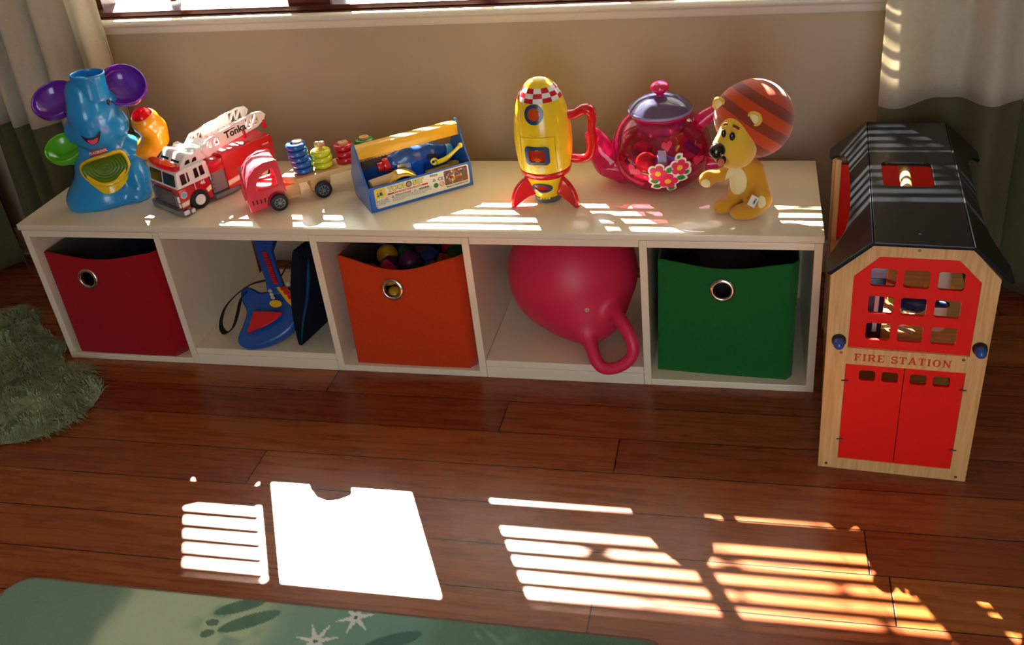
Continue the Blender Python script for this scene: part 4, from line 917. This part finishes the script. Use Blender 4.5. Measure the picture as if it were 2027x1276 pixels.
st = G().me(plate(rrect(.014, .007, .244, .0555, .005), (), .0006), M=onfront(0, -.0003, 0)).obj('front_sticker', mat('sticker cream', '#e6e2d2', .35), tb)
def on(name, pts, colr, d=.0003, lift=.0008, parent=st, holes=()): return G().me(plate(pts, holes, d), M=onfront(0, -lift, 0)).obj(name, mat('print ' + colr, colr, .5), parent, None)
def wr(txt, x, z, size, colr, rot=0, bold=0, lift=.0010, sx=1, al='LEFT', nm='print'): return G().me(text_me(txt, size, .0001, bold, 0, al, sx), M=onfront(x, -lift, z, rot)).obj(nm, mat('print ' + colr, colr, .5), st, None)
on('picture_yellow', rrect(.0150, .032, .0400, .0545, .003), '#f0d028'); on('yellow_border', [(.0150, .009), (.0175, .009), (.0175, .034), (.0150, .034)], '#f0a020')
on('figure_print', circ(.0290, .0480, .0035, 12), '#e0b070', lift=.0011); on('figure_body', [(.025, .037), (.033, .037), (.032, .045), (.026, .045)], '#2c5a8c', lift=.0011); on('hammer_print', [(.0195, .036), (.0235, .036), (.0235, .038), (.0222, .038), (.0222, .046), (.0208, .046), (.0208, .038), (.0195, .038)], '#222222', lift=.0011)
wr('TOOL', .0460, .0465, .0165, '#4a4030', 0, .0011, .0009, .98); wr('TOOL', .0460, .0468, .0165, '#efe060', 0, .0004, .0012, .98)
wr('SET', .1060, .0465, .0165, '#4a4030', 0, .0011, .0009, 1.0); wr('SET', .1060, .0468, .0165, '#efe060', 0, .0004, .0012, 1.0)
on('round_print', circ(.0965, .0468, .0075, 24), '#6a4a34'); on('round_print_inner', circ(.0965, .0468, .0050, 20), '#b89070', lift=.0012)
on('red_strip', rrect(.0440, .0335, .1420, .0375, .0019), '#d02818'); wr('PLAY SET FOR TODDLER AND WEE PEOPLE', .0930, .0355, .0032, '#f4ead0', 0, .00005, .0012, 1.1, 'CENTER')
wr('PRECAUCIONES', .0610, .0280, .0055, '#2a2620', 0, .0001, sx=.95); wr('WARNING', .1180, .0275, .0045, '#2a2620', 0, .0003, sx=1.15)
def tri(cx, z, s, nm='warning_triangle'): on(nm, [(cx - s, z - s * .8), (cx + s, z - s * .8), (cx, z + s)], '#2a2620', holes=[[(cx - s * .55, z - s * .5), (cx + s * .55, z - s * .5), (cx, z + s * .5)]])
tri(.0550, .0275, .0030); tri(.1090, .0280, .0022); tri(.1570, .0390, .0042, 'recycling_mark'); tri(.0190, .0240, .0018)
g = G()
rg = np.random.RandomState(2)
for x0, w_, zs in ((.0530, .050, (.0235, .0208, .0181, .0154)), (.1050, .042, (.0240, .0213, .0186, .0159)), (.0200, .022, (.0250, .0225, .0200, .0175, .0150))):
    for z in zs:
        x = x0
        while x < x0 + w_ * (1 if z != zs[-1] else .6): l = rg.uniform(.002, .006); g.me(plate([(x, z), (x + l, z), (x + l, z + .0009), (x, z + .0009)], (), .0002), M=onfront(0, -.0010, 0)); x += l + .0012
g.obj('small_print', mat('print #6a655c', '#6a655c', .6), st, None)
wr('CE', .1660, .0375, .0110, '#1c1a18', 0, .0001, sx=1.05); on('green_mark', circ(.1600, .0245, .0060, 24), '#1f7a3a'); 
on('red_mark', circ(.1745, .0245, .0058, 24), '#d03020', holes=[circ(.1745, .0245, .0045, 20)]); on('red_slash', [(.1705, .0212), (.1713, .0204), (.1785, .0278), (.1777, .0286)], '#d03020', lift=.001)
on('small_mark', circ(.0400, .0265, .0028, 18), '#d03020', holes=[circ(.0400, .0265, .0020, 16)])
on('grey_badge', [(.1480, .0485), (.1665, .0470), (.1675, .0520), (.1490, .0535)], '#5a6068'); on('grey_badge_inner', [(.1495, .0493), (.1655, .0480), (.1660, .0512), (.1502, .0526)], '#a8a88c', lift=.0012)
on('picture_ground', rrect(.1820, .0175, .2400, .0530, .003), '#7a5a38'); on('picture_sky', rrect(.1825, .0360, .2395, .0525, .003), '#6a4a50', lift=.0010)
rg = np.random.RandomState(12); pal = ['#e8b860', '#3c64a0', '#c83c30', '#e8d070', '#8a9a9c', '#d06a90', '#5a7a3c', '#b85a28', '#e0c098', '#2c3c64', '#d89030']
for i in range(46):
    x, z = rg.uniform(.185, .237), rg.uniform(.020, .050); on('picture_shape', circ(x, z, rg.uniform(.0014, .0036), 9, rg.uniform(.0014, .0042)), pal[i % len(pal)], lift=.0012 + i * .00001)
wr('MADE IN CHINA', .1850, .0130, .0040, '#2a2620', 0, .0001, sx=1.05); wr('ITEM NO.7215', .2150, .0130, .0040, '#2a2620', 0, .0001, sx=.95)

def tbp(x, y, z):
    a = R(37.9); return (.8692 + x * math.cos(a) - y * math.sin(a), .0765 + x * math.sin(a) + y * math.cos(a), TZ + z)
def tool(name, label, cat, x, y, z, rz=0): return thing(name, label, cat, tbp(x, y, z), 37.9 + rz, 'toy tools in the tool box')
t = tool('toy_drill', 'blue toy power drill with red chuck lying in the tool box', 'toy drill', .149, .083, .060)
dblue = glossy('drill blue', '#1e4fa4', .25)
sdf_obj('housing', lambda P: su(chain(P, [(-.055, 0, .012), (-.020, 0, .016), (.030, 0, .014), (.062, 0, .010)], [.021, .025, .023, .017], .012), sd_box(P, (-.02, -.012, -.015), (.03, .012, .03), .010), .012), (-.085, -.04, -.05), (.09, .035, .05), .0020, dblue, t)
G().cyl((-.070, 0, .010), .0165, .026, 'X', 24, .004).cyl((-.088, 0, .009), .011, .016, 'X', 20, .003).obj('chuck', glossy('drill red', '#d8202a', .2), t)
G().box((-.040, -.026, .004), (.034, .006, .020), .003, (0, 5, 0)).obj('side_plate', mat('drill silver', '#9a9a98', .35, .6), t); G().box((.030, -.026, .012), (.024, .006, .011), .002, (0, 8, 0)).obj('switch', blackr, t)
G().cyl((.080, 0, .006), .015, .022, 'X', 24, .005).obj('end_cap', glossy('drill light blue', '#52b0d8', .2), t)
t = tool('toy_saw', 'dark toy saw blade lying at the left end of the tool box', 'toy saw', .040, .098, .078)
P = [(-.035, -.010)] + [(-.035 + .080 * i / 20, .008 + (.0025 if i % 2 else 0)) for i in range(21)] + [(.045, -.012)]
G().me(plate(P, (), .003), M=FRONT).obj('blade', mat('dark saw grey', '#4a4440', .6, bump=.2), t); G().box((.060, 0, -.002), (.034, .012, .022), .005).obj('grip', mat('dark handle', '#20242c', .5), t)
t = tool('toy_tape_measure', 'yellow arched toy tape holder in the front left of the tool box', 'toy tape measure', .092, .031, .0272, -4)
g = G(); V = []; n = 20
for i in range(n + 1):
    a = R(8 + 164 * i / n); 
    for r, y in ((.042, -.021), (.037, -.021), (.037, .019), (.042, .019)): V.append((-r * math.cos(a), y, r * math.sin(a) * .95))
F = [(i * 4 + k, i * 4 + (k + 1) % 4, (i + 1) * 4 + (k + 1) % 4, (i + 1) * 4 + k) for i in range(n) for k in range(4)] + [(0, 1, 2, 3), tuple(n * 4 + k for k in range(4))]
g.add(V, F); g.obj('arch', glossy('tape yellow', '#f0c020', .25), t, 40)
G().cyl((.012, -.004, -.002), .020, .018, 'Y', 24, .003).obj('reel', mat('black gloss', '#101216', .15, coat=.5), t); G().cyl((.012, -.014, -.002), .008, .003, 'Y', 16).obj('hub', chrome, t)
t = tool('toy_wooden_peg', 'pale wooden dowel lying in the near left corner of the tool box', 'wooden dowel', .045, .036, .052, 8)
G().cyl((0, 0, 0), .0135, .058, 'X', 28, .002).obj('dowel', wood_mat('pale dowel', '#c8a070', '#e4c294', .5, 'X', 10, 14), t)
t = tool('toy_wrench', 'bright yellow toy wrench at the right end of the tool box', 'toy wrench', .205, .036, .066, -4)
G().tube([(-.022, 0, -.004), (0, 0, 0), (.020, -.004, .014), (.036, -.006, .026)], [.006, .006, .004, .0045], n=10, sub=4).lathe(us, 14, ball((.037, -.006, .027), (.0065, .006, .0065)), cap=False).obj('handle', glossy('wrench yellow', '#f4dc20', .25), t, 60)
G().me(plate(circ(-.028, 0, .009, 24), [circ(-.031, 0, .004, 16)], .008, .002), M=FRONT).obj('jaw', glossy('wrench yellow', '#f4dc20', .25), t)
t = tool('toy_spanner', 'dark yellow toy spanner under the bright one in the tool box', 'toy spanner', .190, .050, .040, 6)
G().box((0, 0, 0), (.07, .012, .008), .002).cyl((.038, 0, 0), .014, .008).obj('body', mat('wrench dull yellow', '#c8a818', .35), t)

# ---- wooden ring truck
wt = thing('wooden_ring_truck', 'red and natural wood toy truck with long trailer for stacking rings', 'toy truck', (.631, .094, TZ), 37)
pinkr = mat('cab red paint', '#d83448', .35, coat=.2); bw_ = wood_mat('truck wood', '#c8955c', '#e4b880', .45, 'X', 9, 12, .1)
cab = smooth_loop([(-.060, .012), (-.062, .035), (-.058, .068), (-.048, .096), (-.030, .114), (-.008, .123), (.018, .123)], 1) + [(.022, .120), (.026, .085), (.0275, .050), (.0275, .042)] + [(.018, .0465), (.006, .048), (-.006, .045), (-.015, .037), (-.019, .026), (-.020, .012)]
hole = smooth_loop([(-.036, .064), (-.030, .082), (-.014, .098), (.002, .103), (.009, .100), (.012, .066), (.006, .060), (-.028, .058)], 3)
slits = [rrect(x, .028, x + .0028, .039, .0012) for x in (-.052, -.043, -.034, -.025)]
for y in (-.006, .066):
    G().me(plate(cab, [hole] + [], .011, .0015), M=onfront(0, y + .003, 0)).obj('cab_side', pinkr, wt, 50)
for sl in slits: G().me(plate(sl, (), .001), M=onfront(0, -.0087, 0)).obj('vent_shade', blackr, wt)  # slits left uncut, black plates paint the shade inside them
g = G(); V = []; prf = [(-.056, .060), (-.052, .085), (-.040, .106), (-.022, .117), (.000, .120), (.018, .119)]
for (x, z) in prf:
    for y in (.001, .065): V.append((x, y, z))
for (x, z) in prf[::-1]:
    for y in (.001, .065): V.append((x + .003, y, z - .005))
n = len(V) // 2; g.add(V, [(2 * i, 2 * ((i + 1) % n), 2 * ((i + 1) % n) + 1, 2 * i + 1) for i in range(n)]); g.obj('cab_roof', mat('cab roof', '#e0566a', .35, coat=.2), wt, 30)
G().bb((-.056, .002, .014), (.024, .064, .055), .003).obj('cab_block', pinkr, wt)
G().bb((.020, .012, .014), (.062, .054, .046), .003).obj('hitch_block', bw_, wt)
dk = [(.045, .010), (.033, .020), (.030, .033), (.033, .046), (.045, .056), (.060, .066), (.300, .066), (.300, .000), (.060, .000)]
G().me(plate(dk, (), .012, .0015), M=Matrix.Translation((0, 0, .0545))).obj('trailer_deck', bw_, wt)
for x in (.112, .225): G().me(plate([(x - .024, .0485), (x + .026, .0485), (x + .020, .018), (x + .008, .008), (x - .008, .008), (x - .024, .020)], (), .050, .002), M=onfront(0, .033, 0)).obj('axle_block', bw_, wt)
tyre = mat('tyre rubber', '#131314', .55); hubm = mat('hub grey', '#6a7078', .35, .3)
def wheel(parent, x, y, z, r, w, far=False):
    o = G().cyl((x, y, z), r, w, 'Y', 36, .0025).obj('wheel', tyre, parent, 40); s = 1 if far else -1
    g = G().me(plate(circ(0, 0, r * .62, 28), [[(r * rr * math.cos(R(a + da)), r * rr * math.sin(R(a + da))) for rr, da in ((.20, -14), (.52, -15), (.55, 0), (.52, 15), (.20, 14))] for a in range(0, 360, 45)], .002), M=onfront(x, y + s * (w / 2 + .0004), z)); g.obj('hub_cap', hubm, o, None)
for x in (.006, .112, .225):
    wheel(wt, x, -.0105 if x < .05 else -.004, .0205, .0202, .011); wheel(wt, x, .073 if x < .05 else .070, .0205, .0202, .011, True)
rings = [('blue', '#1d5cae', .083, 5, 'round'), ('yellow', '#d8dc2c', .131, 3, 'heart'), ('red', '#c4182a', .186, 3, 'square'), ('green', '#2e8a34', .238, 3, 'round')]
a37 = R(37)
ordn = {5: ['bottom', 'second lowest', 'middle', 'second highest', 'top'], 3: ['bottom', 'middle', 'top']}
pegw = wood_mat('peg wood', '#c08a58', '#dcb084', .5, 'Z', 8, 8)
for nm, colr, x, k, pg in rings:
    top = .0608 + .0150 * k + (.004 if pg != 'heart' else .016); cx, cy = x, .033
    if pg == 'heart': out = [(cx + p[0] - cx, p[1]) for p in heart(cx, cy, .0135, -20)]
    elif pg == 'square': out = rrect(cx - .011, cy - .009, cx + .011, cy + .009, .001)
    else: out = circ(cx, cy, .0115, 28)
    G().me(plate(out, (), .010, .001), M=Matrix.Translation((0, 0, top - .005))).obj('peg_head', pegw, wt); G().cyl((cx, cy, (.06 + top - .008) / 2), .0065, top - .068, 'Z', 16).obj('peg', pegw, wt)
    mr = mat('ring ' + nm, colr, .25, coat=.35)
    for i in range(k):
        ln = .0016 * i if nm == 'blue' else .0; lx = x - ln + (.001 * math.sin(i * 2.1)); ly = .033 + .001 * math.cos(i * 1.7 + x * 50)
        wx = .631 + lx * math.cos(a37) - ly * math.sin(a37); wy = .094 + lx * math.sin(a37) + ly * math.cos(a37)
        o = G().lathe([(.0115, -.0062), (.0185, -.0073), (.0225, -.0050), (.0240, 0), (.0225, .0050), (.0185, .0073), (.0115, .0062), (.0115, -.0062)], 36, cap=False).obj('stacking_ring', mr, None, 60)
        o.location = (wx, wy, TZ + .0608 + .0075 + .0150 * i); tag(o, f"{nm} wooden ring, {ordn[k][i]} one of its stack on the truck trailer", 'stacking ring', 'wooden rings on the truck')

# ---- fire engine
fe = thing('toy_fire_engine', 'red and white toy fire engine with white ladder beside the elephant toy', 'toy fire engine', (.420, .056, TZ), -29)
fred = glossy('engine red', '#c41424', .25); fwh = glossy('engine white', '#ece8e4', .3); fgr = mat('engine grey', '#77777a', .45, .2); fdk = mat('dark glass', '#15161b', .15, coat=.4); fsil = mat('silver panel', '#8a8688', .4, .5, bump=.4, bscale=900)
def yzplate(x, pts, d, m, name, bev=.0008, holes=(), par=None): return G().me(plate(pts, holes, d, bev), M=Matrix.Translation((x, 0, 0)) @ SIDE).obj(name, m, par or fe)
xw0, xw1 = -.124, -.006
# cab: lower red, upper white, each with wheel arch
lowp = [(-.004, .014), (-.004, .064), (.080, .066), (.080, .014), (.069, .014), (.066, .030), (.057, .040), (.043, .044), (.029, .040), (.020, .030), (.017, .014)]
G().me(plate(lowp, (), xw1 - xw0, .002), M=Matrix.Translation(((xw0 + xw1) / 2, 0, 0)) @ SIDE).obj('cab_body', fred, fe)
upp = [(-.003, .0645), (.003, .102), (.008, .106), (.080, .108), (.084, .104), (.084, .066)]
G().me(plate(upp, (), xw1 - xw0 + .001, .002), M=Matrix.Translation(((xw0 + xw1) / 2, 0, 0)) @ SIDE).obj('cab_top', fwh, fe)
for a, b in ((-.119, -.070), (-.063, -.013)):
    Mx = Matrix.Translation((0, -.0028, .070)) @ Matrix.Rotation(R(-9.5), 4, 'X') @ FRONT; G().me(plate(rrect(a, .000, b, .029, .003), (), .002, .0005), M=Mx).obj('windscreen', fdk, fe)
for a, b, c, d in ((.010, .072, .024, .098), (.027, .074, .032, .098), (.046, .076, .057, .100), (.061, .077, .073, .101)): yzplate(xw1 + .0008, [(a, b), (c, b + .001), (c - .001, d), (a + .001, d - .001)], .0016, fdk, 'side_window', .0003)
G().bb((-.108, -.008, .018), (-.030, -.002, .057), .002).obj('grille', mat('grille', '#5c5a58', .4, .4, bump=.5, bscale=1200), fe)
for a in (-.122, -.029): G().bb((a, -.0065, .020), (a + .019, -.002, .050), .0015).obj('lamp_cluster', fgr, fe)
for z0, z1 in ((.033, .049), (.020, .030)): G().bb((-.0115, -.0085, z0), (-.0065, -.004, z1), .001).obj('marker_lamp', fwh, fe)
G().me(plate([(-.138, .012), (-.136, -.010), (-.120, -.016), (-.008, -.016), (.006, -.010), (.008, .014), (-.002, .016), (-.130, .016)], (), .012, .002), M=Matrix.Translation((0, 0, .0095))).obj('bumper', fgr, fe)
G().bb((-.004, -.010, .006), (.0100, .004, .0155), .0015).bb((-.001, .009, .005), (.0085, .019, .0135), .0015).obj('step', fwh, fe)
g = G(); g.me(plate(smooth_loop([(-.124, .004), (-.105, -.002), (-.065, -.005), (-.025, -.002), (-.008, .004), (-.008, .016), (-.025, .020), (-.065, .018), (-.105, .020), (-.124, .016)], 3), (), .012, .004), M=Matrix.Translation((0, .002, .1125))); g.obj('light_bar', clear_mat('light bar red', '#ff4050', .08, .75, '#e8182c'), fe, 60)
# raised roof cabin
rc = [(.024, .104), (.034, .122), (.046, .133), (.058, .130), (.066, .129), (.072, .135), (.082, .134), (.088, .122), (.092, .106)]
G().me(plate(smooth_loop(rc, 3), (), .094, .003), M=Matrix.Translation((-.065, 0, 0)) @ SIDE).obj('roof_cabin', fwh, fe, 60)
for a, b in ((-.106, -.070), (-.062, -.026)):
    Mx = Matrix.Translation((0, .0262, .1115)) @ Matrix.Rotation(R(-33), 4, 'X') @ FRONT; G().me(plate([(a, 0), (b, 0), (b - .002, .010), (a + .002, .010)], (), .0022, .0004), M=Mx).obj('roof_window', fdk, fe)
for a in ((.036, .050), (.055, .068)): yzplate(-.0170, [(a[0], .1105), (a[1], .1115), (a[1], .120), (a[0] + .006, .119)], .0022, fdk, 'roof_window', .0003)
# rear body
yzplate((xw0 + xw1) / 2, [(.084, .020), (.124, .020), (.124, .070), (.084, .070)], xw1 - xw0 - .004, fsil, 'pump_panel')
for z in (.030, .042, .054, .064): G().cyl((xw1 - .001, .089, z), .003, .004, 'X', 12).obj('pump_knob', fgr, fe)
G().bb((xw0, .084, .070), (xw1, .130, .098), .002).obj('pump_cover', fred, fe)
rb = [(.124, .016), (.124, .106), (.264, .106), (.268, .102), (.268, .050), (.160, .058), (.158, .016)]
G().me(plate(rb, (), xw1 - xw0 + .004, .002), M=Matrix.Translation(((xw0 + xw1) / 2, 0, 0)) @ SIDE).obj('rear_body', fred, fe)
G().bb((xw0 + .004, .158, .022), (xw1 - .004, .262, .060), .002).obj('rear_chassis', fgr, fe)
G().bb((xw1 - .008, .084, .006), (xw1 + .004, .150, .016), .001).obj('running_board', fgr, fe)
for (x, far) in ((xw1 - .004, False), (xw0 + .004, True)):
    for y in (.043, .222):
        w_ = G().cyl((x, y, .0235), .0235, .016, 'X', 36, .003).obj('wheel', tyre, fe, 40); s = -1 if far else 1
        G().lathe([(.0125, -.001), (.0130, .0015), (.011, .003), (.009, .001), (.006, .001), (.005, .003), (0, .003)], 28, Matrix.Translation((x + s * .008, y, .0235)) @ Matrix.Rotation(R(90 * s), 4, 'Y')).obj('hub_cap', fwh, w_, 50)
# stripes, number and badge on the near side
xs_ = xw1 + .0001
stv = mat('stripe cream', '#f0e6d8', .35); stgold = mat('stripe gold', '#e0a030', .35)
for pts in ([(-.003, .030), (.019, .032), (.015, .022), (-.003, .020)], [(.066, .040), (.080, .046), (.080, .036), (.069, .032)], [(.1245, .036), (.157, .040), (.157, .030), (.1245, .026)]):
    lo = [(p[0], p[1] - .0045) for p in pts[2:]][::-1] + [(p[0], p[1] - .0035) for p in pts[2:]]; x_ = xs_ + (.0022 if pts[0][0] > .1 else 0)
    s_ = yzplate(x_, pts, .0006, stv, 'stripe', 0); yzplate(x_, [pts[0], pts[1], (pts[1][0], pts[1][1] + .0018), (pts[0][0], pts[0][1] + .0018)], .0007, stgold, 'gold_line', 0, (), s_); yzplate(x_, [pts[3], pts[2], (pts[2][0], pts[2][1] - .0018), (pts[3][0], pts[3][1] - .0018)], .0007, stgold, 'gold_line', 0, (), s_)
G().me(text_me('46', .0125, .0003, .0004), M=Matrix.Translation((xs_ + .0002, .062, .0590)) @ SIDE).obj('number', fwh, fe, None)
b_ = yzplate(xs_, circ(.0085, .0480, .0085, 28), .0008, mat('badge', '#c8c8ce', .4), 'badge', 0); yzplate(xs_ + .0005, circ(.0085, .0480, .0060, 24), .0006, mat('badge blue', '#7ea4c0', .4), 'badge_centre', 0, (), b_)
G().tube([(xw1 + .002, .040, .078), (xw1 + .003, .040, .050)], .0009, n=8).tube([(xw1 + .002, .082, .096), (xw1 + .003, .082, .058)], .0011, n=8).obj('handrail', fwh, fe)
wr2 = G().me(text_me('TONKA', .0055, .0002, .0001), M=Matrix.Translation((xw1 + .0022, .247, .088)) @ SIDE).obj('small_print', stv, fe, None)
# ladder
G().lathe([(.024, 0), (.024, .012), (.018, .016), (.018, .030), (0, .030)], 32, Matrix.Translation((-.062, .108, .098))).obj('turntable', fwh, fe)
lad = thing('ladder', '', '', (-.062, .100, .122), 0); [lad.__delitem__(k) for k in ('label', 'category') if k in lad]
lad.parent = fe; lad.rotation_euler = (R(4.5), 0, 0)
def rail(x, name='ladder_rail'):
    out = [(-.012, -.010), (.004, -.016), (.060, -.010), (.150, -.006), (.172, .004), (.180, .014), (.172, .026), (.150, .031), (.060, .027), (.012, .022), (-.008, .006)]
    hs = []
    for y in (.006, .026): hs += [[(y, .000), (y + .013, .000), (y + .013, .015)], [(y + .003, .018 - .002), (y - .001, .003), (y + .011, .017)]]
    for y in (.122, .142): hs += [[(y, .001), (y + .015, .001), (y + .015, .021)], [(y + .001, .026), (y - .003, .006), (y + .012, .026)]]
    return G().me(plate(out, hs, .006, .0008), M=Matrix.Translation((x, 0, 0)) @ SIDE).obj(name, fwh, lad)
r1 = rail(.036); r0 = rail(-.036)
g = G()
for y in np.arange(.010, .165, .018): g.bb((-.034, y, .000), (.034, y + .005, .004))
g.bb((-.030, -.005, -.004), (.030, .020, .012), .003); g.obj('rungs', fwh, lad, None)
G().me(text_me('Tonka', .024, .0003, .0007, sx=.98), M=Matrix.Translation((.0394, .088, .0105)) @ SIDE).obj('lettering', ink, r1, None)
G().bb((.0392, .0585, .0185), (.0397, .090, .0205)).obj('letter_bar', ink, r1, None)
for y in (.105, .165): G().bb((.030, y, -.018), (.040, y + .008, .004), .001).obj('ladder_rest', fred, lad)

# ---- elephant toy
el = thing('toy_elephant', 'blue plastic toy elephant with purple ears, raised trunk and orange arm', 'toy elephant', (.170, .165, TZ), 27)
eb = glossy('elephant blue', '#1c8fd0', .22, sss=.08); ep = glossy('elephant purple', '#6a1f9e', .15, sss=.15); eg = glossy('elephant green', '#5cb81c', .2, sss=.15); eo = glossy('elephant orange', '#f29a14', .2, sss=.15); ey = glossy('elephant yellow', '#f0c418', .2); er_ = clear_mat('button red', '#ff2a38', .05, .8, '#e0101c')
def fel(P):
    d = chain(P, [(-.012, .005, .030), (-.004, .005, .085), (.004, .002, .140)], [.084, .068, .052], .02)
    d = su(d, sd_ell(P, (-.028, -.005, .010), (.088, .078, .050)), .025); d = su(d, sd_ell(P, (.062, -.030, .045), (.030, .040, .052)), .012)
    d = su(d, sd_rell(P, (.050, -.048, .012), (.034, .032, .024), (0, 0, 0)), .012); d = su(d, sd_ell(P, (-.070, -.030, .014), (.038, .042, .028)), .02)
    d = su(d, sd_ell(P, (.004, -.010, .185), (.070, .056, .046)), .018); d = su(d, sd_ell(P, (.046, -.022, .182), (.032, .034, .030)), .01); d = su(d, sd_ell(P, (-.036, -.022, .182), (.030, .034, .030)), .01)
    d = su(d, sd_ell(P, (.020, .004, .228), (.046, .042, .046)), .018)
    d = su(d, sd_cap(P, (.040, .0, .262), (.050, .0, .272), .010, .006), .008)
    d = su(d, chain(P, [(-.002, -.040, .182), (-.002, -.040, .225), (.001, -.030, .275)], [.042, .041, .037], .01), .014)
    d = su(d, sd_cap(P, (.060, .0, .120), (.078, .0, .105), .026), .012)
    d = ssub(d, sd_ell(P, (.000, -.085, .094), (.056, .050, .040)), .003)
    d = d
    return np.maximum(d, -P[..., 2] + .0002)
sdf_obj('body', fel, (-.135, -.105, -.004), (.125, .10, .325), .0026, eb, el)
G().lathe(prof_dense([(.0360, .262), (.0375, .266), (.0378, .272), (.0365, .300), (.0370, .318), (.0385, .320), (.0375, .324), (.0340, .322), (.032, .30), (0, .296)]), 48, Matrix.Translation((.002, -.030, -.006)) @ Matrix.Rotation(R(4), 4, 'Y')).obj('trunk_tip', eb, el, 60)
def dish(name, c, rot, m, r=.055, ry=1.0, deep=.022):
    from mathutils import Euler
    Mx = Matrix.Translation(c) @ Euler([R(a) for a in rot]).to_matrix().to_4x4() @ Matrix.Diagonal((1, ry, 1, 1))
    p = prof_dense([(0, -deep), (r * .5, -deep * .8), (r * .8, -deep * .4), (r * .90, -.004), (r * .93, .000), (r * .97, .0035), (r * 1.02, .003), (r * 1.04, -.002), (r * 1.01, -.016), (r * .84, -deep * .75 - .004), (r * .5, -deep - .004), (0, -deep - .005)])
    return G().lathe(p, 56, Mx, cap=False).obj(name, m, el, 60)
dish('ear', (-.068, .000, .262), (36, -16, 10), ep, .052, .90, .026); dish('ear', (.086, .004, .268), (48, 24, -20), ep, .053, .92, .026)
dish('scoop_arm', (-.083, -.004, .144), (34, -12, 10), eg, .044, .90, .022)
G().tube([(-.100, .004, .115), (-.075, 0, .112), (-.050, -.002, .118)], [.010, .016, .020], n=16, sub=5).obj('scoop_sleeve', eg, el, 180)
sdf_obj('raised_arm', lambda P: ssub(chain(P, [(.072, -.006, .100), (.100, -.008, .108), (.124, -.010, .130), (.126, -.012, .155), (.115, -.016, .176)], [.020, .026, .029, .030, .034], .010), sd_cap(P, (.113, -.022, .206), (.111, -.034, .235), .023), .003), (.045, -.05, .06), (.165, .03, .22), .0020, eo, el)
G().lathe([(.0225, -.006), (.0225, .0), (.021, .007), (.0165, .013), (.010, .0165), (.008, .0150), (.004, .0150), (.003, .0175), (0, .018)], 32, Matrix.Translation((.1120, -.0230, .1930)) @ Matrix.Rotation(R(24), 4, 'X') @ Matrix.Scale(1.1, 4)).obj('button', er_, el, 60)
# belly opening: yellow ring, green ribbed hollow
op = smooth_loop([(x, z + .014) for x, z in [(-.049, .072), (-.047, .094), (-.020, .108), (.020, .113), (.043, .112), (.051, .092), (.050, .070), (.030, .052), (.000, .045), (-.030, .053)]], 4)
def esurf(x, z, l): 
    zz = max(0, min(1, (z - .03) / .11)); yb = -(.080 - .018 * zz); return (x, yb + .35 * (x * x) / .08 * 1.9 - l - .0, z)
g = G(); g.tube([esurf(x, z, .000) for x, z in op], .0058, n=10, closed=True, up=(0, -1, 0)); g.obj('belly_ring', ey, el, 180)
lip = smooth_loop([(x, z + .015) for x, z in [(-.050, .078), (-.042, .060), (-.018, .047), (.012, .043), (.036, .052), (.051, .075), (.046, .050), (.032, .034), (.008, .024), (-.016, .026), (-.038, .044)]], 3)
decal(G(), lip, esurf, .0035, 0, 3, centre=(.002, .055)).obj('belly_lip', ey, el, 60)
V = []; F = []; g = G()
for k in range(7):
    s = 1 - k / 7; z0 = .094; P = [( (x) * s, -.080 + .030 * (1 - s * s) + .35 * (x * s) ** 2 / .08 * 1.9, z0 + (z - z0) * s) for x, z in op]
    V += P; s2 = 1 - (k + .5) / 7; V += [((x) * s2, -.078 + .030 * (1 - s2 * s2) + .35 * (x * s2) ** 2 / .08 * 1.9 - .001, z0 + (z - z0) * s2) for x, z in op]
m_ = len(op)
for i in range(13):
    for j in range(m_): F.append((i * m_ + j, i * m_ + (j + 1) % m_, (i + 1) * m_ + (j + 1) % m_, (i + 1) * m_ + j))
F.append(tuple(13 * m_ + j for j in range(m_))); g.add(V, F); g.obj('belly_hollow', mat('ribbed green', '#5c7a14', .4), el, None)
# face
for c, r, rz in (((.0515, -.037, .244), (.0045, .004, .0080), 50), ((-.045, -.036, .236), (.0045, .004, .0078), -50)): G().lathe(us, 18, ball(c, r, rz), cap=False).obj('eye', blk, el, 180)
def msurf(x, z, l):
    r = .0450 + l * 1.6; return (x, -.040 - math.sqrt(max(r * r - (x + .002) ** 2 - (z - .182) ** 2, 1e-6)), z)
decal(G(), smooth_loop([(-.021, .1905), (-.011, .1835), (.001, .1815), (.013, .1845), (.022, .1930), (.016, .1750), (.006, .1655), (-.006, .1665), (-.015, .1770)], 3), msurf, .0006, 0, 3, centre=(.001, .175)).obj('mouth', mat('mouth dark', '#3a0c18', .5), el, 60)
decal(G(), smooth_loop([(-.010, .1790), (.002, .1775), (.013, .1800), (.009, .1700), (.002, .1665), (-.006, .1695)], 3), msurf, .0014, 0, 3).obj('tongue', mat('tongue pink 2', '#e0506a', .4), el, 60)
lb = decal(G(), circ(-.001, .1380, .0215, 32, .0078), lambda x, z, l: (x, -.0600 + x * x * 6 - l, z + x * .10), .0012).obj('name_badge', mat('badge red', '#c02030', .4), el, 60)
me = text_me('PLAYSKOOL', .0078, .0002, .0003, sx=.95)
for v in me.vertices: x, y, z = v.co; v.co = Vector((x - .001, -.0600 + x * x * 6 - .0016 - z, .1380 + y + x * .10))
link('badge_print', me, rwhite, lb, None)
